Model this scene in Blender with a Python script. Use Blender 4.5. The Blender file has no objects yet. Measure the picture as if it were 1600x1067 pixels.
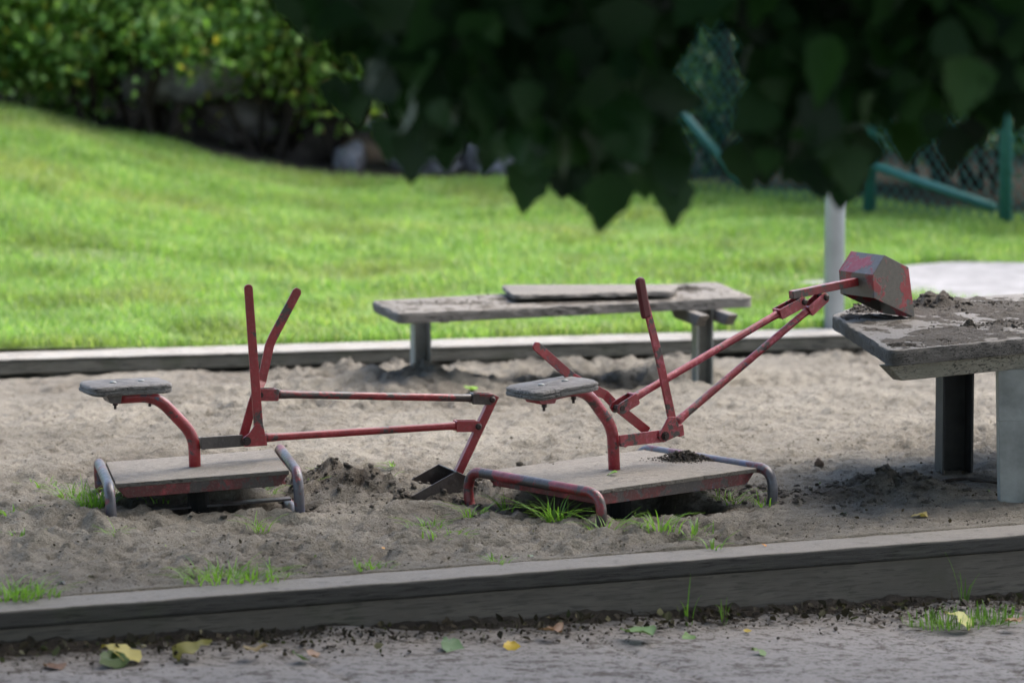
import bpy, bmesh, math, random
import numpy as np
from mathutils import Vector, Matrix
random.seed(7); rng = np.random.default_rng(11)
sc = bpy.context.scene; col = sc.collection
# ---------------------------------------------------------------- camera, sky, sun, exposure
F = 6667.0; H = 1.83; TH = math.atan((533.5 + 250) / F)          # focal length in photo pixels, eye height, pitch
cd = bpy.data.cameras.new('camera'); cam = bpy.data.objects.new('camera', cd); col.objects.link(cam); sc.camera = cam
cam.location = (0, 0, H); cam.rotation_euler = (math.pi / 2 - TH, 0, 0)
cd.sensor_width = 36; cd.lens = F * 36 / 1600; cd.clip_start = .05; cd.clip_end = 2000
cd.dof.use_dof = True; cd.dof.focus_distance = 11.75; cd.dof.aperture_fstop = 3.1
w = bpy.data.worlds.new('World'); sc.world = w; w.use_nodes = True
SUN_EL, SUN_AZ = math.radians(56), math.radians(62)              # azimuth from +Y (far side) towards +X
sky = w.node_tree.nodes.new('ShaderNodeTexSky'); sky.sky_type = 'NISHITA'; sky.sun_disc = False
sky.sun_elevation = SUN_EL; sky.sun_rotation = SUN_AZ; sky.air_density = 1.0; sky.dust_density = 3.0; sky.ozone_density = 1.0
bgn = w.node_tree.nodes['Background']; bgn.inputs[1].default_value = .15
w.node_tree.links.new(sky.outputs[0], bgn.inputs[0])
sd = bpy.data.lights.new('sun', 'SUN'); sd.energy = 1.7; sd.angle = math.radians(55); sd.color = (1, .95, .87)
sun = bpy.data.objects.new('sun', sd); col.objects.link(sun); sun.location = (5, 15, 12)
sdir = Vector((math.sin(SUN_AZ) * math.cos(SUN_EL), math.cos(SUN_AZ) * math.cos(SUN_EL), math.sin(SUN_EL)))
sun.rotation_euler = sdir.to_track_quat('Z', 'Y').to_euler()
sc.view_settings.view_transform = 'Standard'; sc.view_settings.look = 'None'; sc.view_settings.exposure = 2.0
sc.render.engine = 'CYCLES'; sc.cycles.max_bounces = 6; sc.cycles.transparent_max_bounces = 8

# ---------------------------------------------------------------- measuring helpers (photo pixel -> real place)
def ray(px, py):
    dx, dy = (px - 800) / F, -(py - 533.5) / F
    return Vector((dx, math.cos(TH) + dy * math.sin(TH), -math.sin(TH) + dy * math.cos(TH)))
def G(px, py, z=0.0):
    r = ray(px, py); return Vector((0, 0, H)) + r * ((z - H) / r.z)
def D(px, py, Y):
    r = ray(px, py); return Vector((0, 0, H)) + r * (Y / r.y)
def proj(P):
    P = np.asarray(P) - np.array([0, 0, H]); f = np.array([0, math.cos(TH), -math.sin(TH)]); u = np.array([0, math.sin(TH), math.cos(TH)])
    d = np.maximum(P @ f, .01); return 800 + F * P[..., 0] / d, 533.5 - F * (P @ u) / d
# ---------------------------------------------------------------- noise
_T = np.random.default_rng(3).random((256, 256))
def vn(x, y, s=1.0, seed=0):
    x = np.asarray(x, float) / s + seed * 17.3; y = np.asarray(y, float) / s + seed * 31.7
    xi = np.floor(x).astype(int); yi = np.floor(y).astype(int); fx = x - xi; fy = y - yi
    fx = fx * fx * (3 - 2 * fx); fy = fy * fy * (3 - 2 * fy)
    a = _T[xi & 255, yi & 255]; b = _T[(xi + 1) & 255, yi & 255]; c = _T[xi & 255, (yi + 1) & 255]; d = _T[(xi + 1) & 255, (yi + 1) & 255]
    return (a * (1 - fx) + b * fx) * (1 - fy) + (c * (1 - fx) + d * fx) * fy - .5
def fb(x, y, s, o=4, seed=0, g=.5):
    r = 0; a = 1
    for i in range(o): r = r + a * vn(x, y, s, seed + i * 3); s *= .5; a *= g
    return r
def ss(x, a, b):
    t = np.clip((np.asarray(x, float) - a) / (b - a), 0, 1); return t * t * (3 - 2 * t)
# ---------------------------------------------------------------- materials
def M(name): 
    m = bpy.data.materials.new(name); m.use_nodes = True; nt = m.node_tree
    return m, nt, nt.nodes['Principled BSDF']
class N:
    def __init__(s, nt, obj=True, scale=(1, 1, 1)):
        s.nt = nt; tc = nt.nodes.new('ShaderNodeTexCoord'); mp = nt.nodes.new('ShaderNodeMapping')
        nt.links.new(tc.outputs['Object'], mp.inputs[0]); mp.inputs['Scale'].default_value = scale; s.co = mp.outputs[0]
    def map(s, scale, rot=(0, 0, 0)):
        m0 = s.nt.nodes.new('ShaderNodeMapping'); s.nt.links.new(s.co, m0.inputs[0]); m0.inputs['Rotation'].default_value = rot
        mp = s.nt.nodes.new('ShaderNodeMapping'); s.nt.links.new(m0.outputs[0], mp.inputs[0]); mp.inputs['Scale'].default_value = scale; return mp.outputs[0]
    def noise(s, sc_, det=5, rough=.6, co=None, dist=0):
        n = s.nt.nodes.new('ShaderNodeTexNoise'); s.nt.links.new(co or s.co, n.inputs['Vector'])
        n.inputs['Scale'].default_value = sc_; n.inputs['Detail'].default_value = det; n.inputs['Roughness'].default_value = rough; n.inputs['Distortion'].default_value = dist
        return n.outputs['Fac']
    def vor(s, sc_, co=None, feat='F1'):
        n = s.nt.nodes.new('ShaderNodeTexVoronoi'); n.feature = feat; s.nt.links.new(co or s.co, n.inputs['Vector']); n.inputs['Scale'].default_value = sc_; return n.outputs['Distance']
    def ramp(s, f, a, b, ca=(0, 0, 0), cb=(1, 1, 1)):
        n = s.nt.nodes.new('ShaderNodeValToRGB'); s.nt.links.new(f, n.inputs[0]); e = n.color_ramp.elements
        e[0].position = a; e[1].position = b; e[0].color = (*ca, 1); e[1].color = (*cb, 1); return n.outputs[0]
    def ramp3(s, f, st):
        n = s.nt.nodes.new('ShaderNodeValToRGB'); s.nt.links.new(f, n.inputs[0]); e = n.color_ramp.elements
        while len(e) < len(st): e.new(.5)
        for q, (p, c) in zip(e, st): q.position = p; q.color = (*c, 1)
        return n.outputs[0]
    def mix(s, f, a, b, mode='MIX'):
        n = s.nt.nodes.new('ShaderNodeMix'); n.data_type = 'RGBA'; n.blend_type = mode
        for i, v in ((0, f), (6, a), (7, b)):
            if isinstance(v, (tuple, list)): n.inputs[i].default_value = (*v, 1)
            elif isinstance(v, (int, float)): n.inputs[i].default_value = v
            else: s.nt.links.new(v, n.inputs[i])
        return n.outputs[2]
    def math(s, op, a, b=0.0):
        n = s.nt.nodes.new('ShaderNodeMath'); n.operation = op
        for i, v in ((0, a), (1, b)):
            if isinstance(v, (int, float)): n.inputs[i].default_value = v
            else: s.nt.links.new(v, n.inputs[i])
        return n.outputs[0]
    def up(s):
        g = s.nt.nodes.new('ShaderNodeNewGeometry'); x = s.nt.nodes.new('ShaderNodeSeparateXYZ'); s.nt.links.new(g.outputs['Normal'], x.inputs[0]); return x.outputs[2]
    def bump(s, h, strength, dist, bsdf, nrm=None):
        n = s.nt.nodes.new('ShaderNodeBump'); s.nt.links.new(h, n.inputs['Height']); n.inputs['Strength'].default_value = strength; n.inputs['Distance'].default_value = dist
        if nrm: s.nt.links.new(nrm, n.inputs['Normal'])
        s.nt.links.new(n.outputs[0], bsdf.inputs['Normal']); return n.outputs[0]
def link(nt, a, b): nt.links.new(a, b)
def paint(name, red=(.26, .014, .019), metal=(.03, .022, .020), wear=.5, scale=26, dust=.25, grime=.3, sky_pink=(.33, .03, .04)):
    m, nt, b = M(name); n = N(nt)
    f1 = n.mix(.42, n.noise(scale * .45, 3, .5, dist=.8), n.noise(scale * 2.4, 8, .72, dist=.3)); chip = n.ramp(f1, wear - .015, wear + .015)
    f2 = n.noise(scale * 2.3, 4, .6); c = n.mix(n.ramp(f2, .5, .66), red, sky_pink)  # pinkish sky reflection put into the paint colour as random patches
    c = n.mix(n.ramp(n.noise(scale * .4, 3), .4, .7), c, tuple(x * .62 for x in red))
    edge = n.ramp3(f1, [(wear - .05, (0, 0, 0)), (wear - .018, (1, 1, 1)), (wear + .01, (0, 0, 0))])
    mc = n.mix(n.noise(90, 4), metal, tuple(x * 2.2 for x in metal)); mc = n.mix(n.ramp(n.noise(9, 3), .61, .68), mc, (.05, .06, .11))
    c = n.mix(chip, c, mc)
    c = n.mix(n.math('MULTIPLY', n.ramp(n.noise(180, 3), .52, .7), .35 * grime / .3), c, (.12, .09, .075))
    upf = n.ramp(n.up(), .35, .98); c = n.mix(n.math('MULTIPLY', n.math('MULTIPLY', upf, n.ramp(n.noise(60, 5), .38, .66)), dust), c, (.30, .25, .21))
    link(nt, c, b.inputs['Base Color']); r = n.ramp(n.noise(70, 4), .3, .75, (.30,) * 3, (.55,) * 3); link(nt, r, b.inputs['Roughness'])
    b.inputs['Specular IOR Level'].default_value = .6
    n.bump(n.math('ADD', n.math('MULTIPLY', chip, -1.0), n.math('MULTIPLY', n.noise(220, 3), .5)), .35, .0012, b)
    return m
def wood(name, base, dark, along=(1, 14, 14), scale=9, rough=.85, sand=0.0, bump=.6, rot=(0, 0, 0), moss=0.0, ck=.35, sc_=((.13, .115, .095), (.29, .255, .215))):
    m, nt, b = M(name); n = N(nt); co = n.map(along, rot)
    g = n.noise(scale, 8, .65, co, .3); c = n.mix(n.ramp(g, .3, .68), dark, base)
    crack = n.ramp(n.noise(scale * 2.2, 5, .5, co, .6), .40, .47); c = n.mix(crack, tuple(x * ck for x in dark), c)
    c = n.mix(n.ramp(n.noise(6, 4), .4, .65), c, tuple(x * .7 for x in base))
    if moss: c = n.mix(n.math('MULTIPLY', n.ramp(n.noise(4, 5), .5, .66), moss), c, (.035, .045, .018))
    if sand:
        upf = n.ramp(n.up(), .3, .95); sf = n.ramp(n.noise(22, 6, .65), .62 - sand * .45, .70 - sand * .3)
        c = n.mix(n.math('MULTIPLY', upf, sf), c, n.mix(n.noise(130, 4), *sc_))
    link(nt, c, b.inputs['Base Color']); b.inputs['Roughness'].default_value = rough
    h = n.math('ADD', n.math('ADD', g, n.math('MULTIPLY', crack, .6)), n.math('MULTIPLY', n.noise(160, 4), .35)); n.bump(h, bump, .004, b)
    return m
def sandmat(name, lo, hi, damp_shade=False):
    m, nt, b = M(name); n = N(nt)
    c = n.mix(n.noise(7, 7, .65), lo, hi); c = n.mix(n.ramp(n.noise(1.5, 4, .6), .35, .7), c, tuple(x * .82 for x in lo))
    c = n.mix(n.ramp(n.noise(230, 4, .8), .36, .66), n.mix(.45, c, (.05, .042, .035)), c)
    c = n.mix(n.math('MULTIPLY', n.ramp(n.noise(34, 5, .6), .57, .66), .5), c, (.07, .055, .045))
    if damp_shade:
        at = nt.nodes.new('ShaderNodeAttribute'); at.attribute_name = 'damp_shade'; da = n.math('MULTIPLY', at.outputs['Fac'], n.ramp(n.noise(12, 6, .7), .25, .6)); c = n.mix(n.math('MINIMUM', da, 1.0), c, n.mix(n.noise(60, 5), n.mix(n.ramp(da, 1.0, 1.5), (.045, .036, .028), (.010, .008, .006)), n.mix(n.ramp(da, 1.0, 1.5), (.135, .112, .09), (.03, .024, .018))))  # real damp at low values, painted near-black shade at high ones
    link(nt, c, b.inputs['Base Color']); b.inputs['Roughness'].default_value = .95; b.inputs['Specular IOR Level'].default_value = .15
    h = n.math('ADD', n.math('ADD', n.noise(25, 8, .7), n.math('MULTIPLY', n.noise(90, 6, .75), .6)), n.math('MULTIPLY', n.noise(330, 2), .25))
    n.bump(h, 1.0, .022, b); return m
def leafmat(name, stops, trans=.35, rough=.5, spec=.35, tcol=1.6, patch=0):
    m, nt, b = M(name); n = N(nt); g = nt.nodes.new('ShaderNodeNewGeometry')
    c = n.ramp3(g.outputs['Random Per Island'], stops); c = n.mix(n.ramp(n.noise(3, 3), .3, .7), n.mix(.3, c, (.01, .02, .005)), c)
    if patch: c = n.mix(n.math('MULTIPLY', n.ramp(n.noise(1.3, 6, .65), .50, .66), patch), c, (.36, .30, .15)); c = n.mix(n.math('MULTIPLY', n.ramp(n.noise(2.6, 5, .7), .48, .62), .55), c, (.075, .15, .03))
    link(nt, c, b.inputs['Base Color']); b.inputs['Roughness'].default_value = rough; b.inputs['Specular IOR Level'].default_value = spec
    t = nt.nodes.new('ShaderNodeBsdfTranslucent'); tc = n.mix(1.0, c, (tcol, tcol * 1.05, tcol * .6), 'MULTIPLY'); link(nt, tc, t.inputs[0])
    mx = nt.nodes.new('ShaderNodeMixShader'); mx.inputs[0].default_value = trans; link(nt, b.outputs[0], mx.inputs[1]); link(nt, t.outputs[0], mx.inputs[2])
    link(nt, mx.outputs[0], nt.nodes['Material Output'].inputs[0]); return m
def plain(name, c, rough=.6, metal=0, var=.25, scale=20, spec=.4, bump=.15):
    m, nt, b = M(name); n = N(nt)
    cc = n.mix(n.ramp(n.noise(scale, 6, .65), .3, .72), tuple(x * (1 - var) for x in c), tuple(min(1, x * (1 + var)) for x in c)); link(nt, cc, b.inputs['Base Color'])
    b.inputs['Roughness'].default_value = rough; b.inputs['Metallic'].default_value = metal; b.inputs['Specular IOR Level'].default_value = spec
    n.bump(n.noise(scale * 6, 4), bump, .002, b); return m

RED_A = paint('worn_red_paint', wear=.575, dust=.12)
RED_WORN = paint('scuffed_red_paint', red=(.20, .012, .016), wear=.50, scale=18, dust=.2)
RED_PINK = paint('faded_red_paint', red=(.27, .022, .032), wear=.55, scale=30, sky_pink=(.42, .09, .125), dust=.15)
RED_DIRTY = paint('dirty_red_paint', red=(.11, .010, .010), wear=.545, scale=16, dust=.35, grime=.5)
METAL_TUBE = paint('bare_tube_steel', red=(.11, .018, .022), metal=(.045, .042, .050), wear=.475, scale=15, dust=.08)
STEEL_DARK = paint('dark_bare_steel', red=(.055, .040, .036), metal=(.045, .036, .032), wear=.5, scale=12, dust=.25, sky_pink=(.06, .05, .045))
BUCKET_MIX = paint('half_stripped_red_paint', red=(.30, .022, .03), metal=(.06, .052, .044), wear=.455, scale=13, sky_pink=(.32, .06, .07), dust=.15)
BLACKST = plain('shade_black_steel', (.012, .011, .010), .8, 0, .4, 30, .2)  # near-black base colour stands in for the shade under the platform
DARKLEG = plain('dark_leg_steel', (.035, .034, .033), .6, .1, .35, 12, .3)
BOLT = plain('rusty_bolt_steel', (.035, .022, .020), .5, .3, .4, 200)
SEATWOOD = wood('weathered_seat_wood', (.27, .25, .235), (.035, .03, .027), (2.2, 26, 26), 6, .75, sand=0, bump=.9)
PLATWOOD = wood('sandy_platform_wood', (.20, .175, .15), (.07, .06, .05), (2, 16, 16), 8, .9, sand=1.05, bump=1.0)
KERBWOOD = wood('dark_kerb_wood', (.062, .057, .05), (.02, .018, .016), (1.2, 22, 22), 5, .85, ck=.6, sand=.9, sc_=((.09, .08, .068), (.20, .18, .155)), rot=(0, 0, -math.radians(24.7)), moss=.5)
KERBBOARD = wood('kerb_board_wood', (.13, .112, .092), (.085, .074, .062), (1.0, 14, 14), 6, .9, sand=.0, ck=.75, bump=.2, rot=(0, 0, -math.radians(24.7)), moss=.3)
FARWOOD = wood('skylit_kerb_wood', (.33, .315, .285), (.11, .10, .09), (1.2, 20, 20), 5, .85, sand=.2, rot=(0, 0, -math.radians(14)))
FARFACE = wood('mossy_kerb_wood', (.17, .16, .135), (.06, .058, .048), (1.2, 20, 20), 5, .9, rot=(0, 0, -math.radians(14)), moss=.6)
TABLEWOOD = wood('weathered_table_wood', (.115, .105, .095), (.028, .025, .022), (1.5, 22, 22), 7, .85, sand=1.3, sc_=((.09, .08, .07), (.21, .19, .165)), bump=.8, rot=(0, 0, -math.radians(22)))
BENCHWOOD = wood('grey_bench_wood', (.22, .205, .19), (.07, .062, .056), (1.5, 22, 22), 7, .85, sand=1.1, sc_=((.09, .08, .068), (.20, .18, .155)), bump=.8, rot=(0, 0, -math.radians(20)))
BEAMWOOD = wood('pale_beam_wood', (.25, .23, .18), (.12, .105, .08), (1.5, 18, 18), 6, .85, bump=.4, moss=.2, rot=(0, 0, -math.radians(22)))
GALV = plain('galvanised_steel', (.24, .245, .235), .5, .35, .28, 14, .5)
POLE = plain('pole_steel', (.40, .44, .48), .5, .2, .15, 6, .5)
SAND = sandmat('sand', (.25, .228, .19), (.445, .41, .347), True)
DAMP = sandmat('damp_sand', (.075, .066, .056), (.185, .166, .142))
CLOD = sandmat('sand_clods', (.09, .078, .065), (.24, .21, .18))
GREENWIRE = plain('green_fence_paint', (.02, .105, .085), .5, .0, .2, 30)

# ---------------------------------------------------------------- object helpers
def tag(o, label=None, cat=None, group=None, kind=None):
    if label: o['label'] = label
    if cat: o['category'] = cat
    if group: o['group'] = group
    if kind: o['kind'] = kind
    return o
def empty(name, loc, label, cat, group=None):
    o = bpy.data.objects.new(name, None); col.objects.link(o); o.location = loc; o.empty_display_size = .1; return tag(o, label, cat, group)
def mesh(name, V, Fc, mat, parent=None, smooth=False, bevel=0, root=None):
    me = bpy.data.meshes.new(name); V = np.asarray(V, float)
    org = Vector((0, 0, 0)); r = parent
    while r is not None: org = org + r.location; r = r.parent
    if root is not None: org = Vector(root)
    V = V - np.array(org)
    me.from_pydata(V.tolist(), [], [tuple(map(int, f)) for f in Fc]); me.validate()
    bm = bmesh.new(); bm.from_mesh(me); bmesh.ops.recalc_face_normals(bm, faces=bm.faces); bm.to_mesh(me); bm.free()
    me.materials.append(mat); o = bpy.data.objects.new(name, me); col.objects.link(o)
    if parent is not None: o.parent = parent
    else: o.location = org
    if smooth: me.polygons.foreach_set('use_smooth', [True] * len(me.polygons))
    if bevel:
        b = o.modifiers.new('bevel', 'BEVEL'); b.width = bevel; b.segments = 2; b.limit_method = 'ANGLE'; b.angle_limit = math.radians(35)
    return o
def bigmesh(name, V, Fa, mat, smooth=False, parent=None, root=(0, 0, 0)):
    V = np.ascontiguousarray(V, dtype=np.float32) - np.array(root, dtype=np.float32); Fa = np.ascontiguousarray(Fa, dtype=np.int32); k = Fa.shape[1]
    me = bpy.data.meshes.new(name); me.vertices.add(len(V)); me.vertices.foreach_set('co', V.ravel())
    me.loops.add(Fa.size); me.loops.foreach_set('vertex_index', Fa.ravel()); me.polygons.add(len(Fa))
    me.polygons.foreach_set('loop_start', np.arange(0, Fa.size, k, dtype=np.int32)); me.polygons.foreach_set('use_smooth', np.full(len(Fa), smooth))
    me.update(calc_edges=True); me.materials.append(mat); o = bpy.data.objects.new(name, me); col.objects.link(o)
    if parent is not None: o.parent = parent
    else: o.location = root
    return o
class MB:
    def __init__(s): s.V = []; s.F = []
    def add(s, V, Fc):
        k = len(s.V); s.V += [tuple(v) for v in V]; s.F += [tuple(i + k for i in f) for f in Fc]; return s
    def prism(s, poly, d0, d1):                     # polygon (3D points) pushed from d0 to d1
        n = len(poly); A = [Vector(p) + Vector(d0) for p in poly]; B = [Vector(p) + Vector(d1) for p in poly]
        return s.add(A + B, [tuple(range(n)), tuple(range(2 * n - 1, n - 1, -1))] + [(i, (i + 1) % n, n + (i + 1) % n, n + i) for i in range(n)])
    def box(s, c, sx, sy, sz, M_=None):
        c = Vector(c); P = [Vector((x * sx / 2, y * sy / 2, z * sz / 2)) for z in (-1, 1) for x, y in ((-1, -1), (1, -1), (1, 1), (-1, 1))]
        if M_: P = [M_ @ p for p in P]
        return s.add([c + p for p in P], [(0, 3, 2, 1), (4, 5, 6, 7), (0, 1, 5, 4), (1, 2, 6, 5), (2, 3, 7, 6), (3, 0, 4, 7)])
    def tube(s, pts, r, seg=14, closed=False, cap=True):
        pts = [Vector(p) for p in pts]; n = len(pts); rr = r if isinstance(r, (list, tuple)) else [r] * n
        T = []
        for i in range(n):
            a = pts[(i - 1) % n] if (closed or i > 0) else pts[i]; b = pts[(i + 1) % n] if (closed or i < n - 1) else pts[i]
            T.append((b - a).normalized())
        u = T[0].orthogonal().normalized(); V = []
        for i in range(n):
            u = (u - T[i] * u.dot(T[i])).normalized(); v = T[i].cross(u)
            for k in range(seg):
                a = 2 * math.pi * k / seg; V.append(pts[i] + (u * math.cos(a) + v * math.sin(a)) * rr[i])
        Fc = []
        for i in range(n if closed else n - 1):
            j = (i + 1) % n
            for k in range(seg): Fc.append((i * seg + k, i * seg + (k + 1) % seg, j * seg + (k + 1) % seg, j * seg + k))
        if not closed and cap: Fc += [tuple(range(seg - 1, -1, -1)), tuple((n - 1) * seg + k for k in range(seg))]
        return s.add(V, Fc)
    def build(s, name, mat, parent=None, smooth=False, bevel=0, root=None): return mesh(name, s.V, s.F, mat, parent, smooth, bevel, root)
def fillet(pts, r, n=7, closed=False):
    pts = [Vector(p) for p in pts]; out = []; m = len(pts)
    for i in range(m):
        if not closed and i in (0, m - 1): out.append(pts[i]); continue
        p = pts[i]; a = pts[(i - 1) % m] - p; b = pts[(i + 1) % m] - p; la, lb = a.length, b.length; a.normalize(); b.normalize()
        ang = a.angle(b); d = min(r / math.tan(ang / 2), la * .48, lb * .48); p0 = p + a * d; p1 = p + b * d
        for k in range(n + 1):
            t = k / n; q = (p0 * (1 - t) + p * t) * (1 - t) + (p * (1 - t) + p1 * t) * t; out.append(q)
    return out
def shade_auto(o, ang=40):
    me = o.data; me.polygons.foreach_set('use_smooth', [True] * len(me.polygons))
    bm = bmesh.new(); bm.from_mesh(me)
    for e in bm.edges:
        e.smooth = not (len(e.link_faces) == 2 and e.calc_face_angle(0) > math.radians(ang))
    bm.to_mesh(me); bm.free(); return o

# ---------------------------------------------------------------- setting: lines of the kerbs
nA, nB = G(0, 956, 0), G(1600, 835, 0); nd = (nB - nA).normalized(); nn = Vector((-nd.y, nd.x, 0))
fA, fB = G(0, 562, .02), G(1250, 525, .02); fd = (fB - fA).normalized(); fn = Vector((-fd.y, fd.x, 0))
def near_y(x): return nA.y + (x - nA.x) * nd.y / nd.x
def far_y(x): return fA.y + (x - fA.x) * fd.y / fd.x
def lawn_z(x, y):
    x = np.asarray(x, float); y = np.asarray(y, float)
    hill = ss(y, 15.3, 20.8) * np.maximum(0, np.log1p(np.exp((-x - .95) * 5)) / 5) * .245
    hill = np.minimum(hill, .9) ; return .012 + .075 * ss(y, 15.3, 19.5) + hill + .03 * fb(x, y, 1.3, 3, 5) + .02 * ss(y, 15, 30)
A_C, B_C = Vector((-.866, 11.66, 0)), Vector((.281, 11.70, 0))
pits = [(*G(1365, 588, 0).xy, .30, .13, -.09), (*G(40, 590, 0).xy, .28, .12, -.07), (.66, 14.7, .5, .25, -.05), (*G(930, 630, 0).xy, .5, .22, -.05),
        (A_C.x + .03, A_C.y - .05, .22, .15, -.16), (B_C.x + .0, B_C.y - .08, .235, .17, -.16), (*G(670, 785, 0).xy, .11, .08, -.05),  # digger pits deepened to darken the gap below the platforms
        (-.2, 12.6, .5, .3, -.02), (*G(1180, 690, 0).xy, .5, .3, -.012)]
mounds = [(*G(560, 775, 0).xy, .16, .11, .055), (*G(505, 765, 0).xy, .09, .08, .045), (*G(1400, 770, 0).xy, .15, .11, .05), (*G(1290, 778, 0).xy, .2, .1, .02),
          (*G(800, 772, 0).xy, .14, .09, .035), (*G(640, 592, 0).xy, .3, .16, .05), (*G(410, 600, 0).xy, .35, .2, .02), (*G(560, 605, 0).xy, .35, .2, .015), (*G(655, 800, 0).xy, .12, .05, .03), (*G(1560, 730, 0).xy, .25, .15, .02),
          (*G(390, 812, 0).xy, .14, .05, .02), (*G(60, 815, 0).xy, .3, .2, .02), (*G(40, 740, 0).xy, .3, .2, .02), (*G(1060, 590, 0).xy, .15, .12, .03), (*G(860, 840, 0).xy, .4, .15, .015), (*G(1150, 770, 0).xy, .12, .08, .03), (A_C.x - .11, A_C.y + .15, .10, .05, .075), (A_C.x + .06, A_C.y + .15, .09, .05, .07), (B_C.x - .15, B_C.y + .11, .11, .07, .08), (B_C.x + .08, B_C.y + .19, .09, .07, .08), (B_C.x + .19, B_C.y + .07, .07, .07, .06), (A_C.x + .02, A_C.y - .22, .24, .05, .03), (B_C.x + .12, B_C.y - .27, .2, .06, .010)]  # mounds beneath the digger platforms are added to block light from behind
def sand_z(x, y):
    x = np.asarray(x, float); y = np.asarray(y, float); t = (y - near_y(x)) / (far_y(x) - near_y(x))
    z = -.048 * ss(t, .62, 1) + .02 * fb(x, y, .55, 3, 1)
    rough = .35 + .9 * np.clip(fb(x, y, .7, 2, 9) + .35, 0, 1) * (1 - .5 * ss(t, .35, .5) * (1 - ss(t, .62, .75)))
    mz = 0 * x; act = 0 * x
    for (a, b, rx, ry, h) in pits + mounds:
        q2 = ((x - a) / rx) ** 2 + ((y - b) / ry) ** 2; e = np.exp(-q2 * q2) if h < -.1 else np.exp(-q2); mz = mz + h * e; act = np.maximum(act, e * (abs(h) > .03))
    r1 = 1 - 2 * np.abs(fb(x, y, .16, 2, 4)); r2 = fb(x, y * 1.3, .07, 3, 6)
    z = z + rough * (.022 * (r1 - .6) + .027 * r2 + .017 * 1.5 * (fb(x, y, .026, 3, 8, .65))) + mz + act * (.045 * np.abs(fb(x, y, .09, 4, 12, .62)) + .02 * fb(x, y, .035, 4, 21, .65))
    e = ss(t, .02, .07); z = z * e + (1 - e) * (.004 + .006 * fb(x, y, .12, 4, 77)); return z
def sand_at(px, py):
    p = G(px, py, 0)
    for _ in range(6): p = G(px, py, float(sand_z(p.x, p.y)))
    return p
xs = np.concatenate([np.linspace(-8, -2.2, 60)[:-1], np.linspace(-2.2, 2.2, 400), np.linspace(2.2, 8, 60)[1:]])
ts = np.linspace(0, 1, 520); X, Tt = np.meshgrid(xs, ts)
Y0 = near_y(X) + .150 ; Y1 = far_y(X) + .16; Y = Y0 + (Y1 - Y0) * Tt; Z = sand_z(X, Y); Z[0] = -.03; Z[1:3] = np.maximum(Z[1:3], .001)
def grid_faces(nr, nc):
    i = np.arange(nr * nc).reshape(nr, nc); return np.stack([i[:-1, :-1], i[:-1, 1:], i[1:, 1:], i[1:, :-1]], -1).reshape(-1, 4)
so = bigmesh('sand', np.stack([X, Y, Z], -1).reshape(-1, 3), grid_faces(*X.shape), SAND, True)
damp_shade = 0 * X
for (a, b, rx, ry, h) in pits[4:6]: damp_shade = np.maximum(damp_shade, 3.0 * np.exp(-(((X - a) / rx / 1.3) ** 2 + ((Y - b) / ry / 1.15) ** 2) ** 2))  # shade under both digger platforms, put into the sand colour
for (a, b, rx, ry, h) in pits[4:7] + mounds[:5] + [mounds[-8]]: damp_shade = np.maximum(damp_shade, 1.1 * np.exp(-((X - a) / rx / 1.2) ** 2 - ((Y - b) / ry / 1.2) ** 2))
damp_shade = np.maximum(damp_shade, .55 * ss(fb(X, Y, .5, 4, 91), .12, .5)); damp_shade = np.maximum(damp_shade, .30 * np.exp(-((Y - Y0) / .8) ** 2))  # random damp patches, then tree shade painted along the front sand
at = so.data.attributes.new('damp_shade', 'FLOAT', 'POINT'); at.data.foreach_set('value', np.clip(damp_shade, 0, 3).ravel().astype(np.float32))
tag(so, 'loose dug over sand filling the play pit', None, None, 'structure')
# crumbs and clods of sand
def blobs(P, R, squash=.7, seed=0, sub=1):
    bm = bmesh.new(); bmesh.ops.create_icosphere(bm, subdivisions=sub, radius=1); T = np.array([v.co[:] for v in bm.verts]); Fc = np.array([[v.index for v in f.verts] for f in bm.faces]); bm.free()
    g = np.random.default_rng(seed); P = np.asarray(P); n = len(P); R = np.asarray(R).reshape(n, 1, 1)
    q = g.normal(size=(n, 3, 3)); q, _ = np.linalg.qr(q); V = T[None] * (1 + .8 * (g.random((n, len(T), 1)) - .5)) * np.array([1, g.random() * .2 + .8, .75]); V = np.einsum('nij,nkj->nki', q, V)
    V = V * R; V[..., 2] *= squash; V = V + P[:, None, :]; Fa = Fc[None] + (np.arange(n) * len(T))[:, None, None]; return V.reshape(-1, 3), Fa.reshape(-1, 3)
n = 9000; cx = rng.uniform(-1.9, 1.9, n); cy = near_y(cx) + .2 + rng.random(n) ** 1.6 * 3.6; cr = .0012 + .0036 * rng.random(n) ** 5
ex = []; er = []
for (a, b, rx, ry, h) in pits[4:7] + mounds[:5] + [mounds[-8]]:
    k = 420; ex.append(np.stack([rng.normal(a, rx * .8, k), rng.normal(b, ry * .8, k)], -1)); er.append(.0015 + .011 * rng.random(k) ** 5)
ex = np.concatenate(ex); cx = np.concatenate([cx, ex[:, 0]]); cy = np.concatenate([cy, ex[:, 1]]); cr = np.concatenate([cr] + er)
V, Fa = blobs(np.stack([cx, cy, sand_z(cx, cy) + cr * .2], -1), cr, .7, 5)
tag(bigmesh('sand_clods', V, Fa, CLOD, False), 'small dark clods and crumbs scattered over the sand', 'sand', None, 'stuff')

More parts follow.
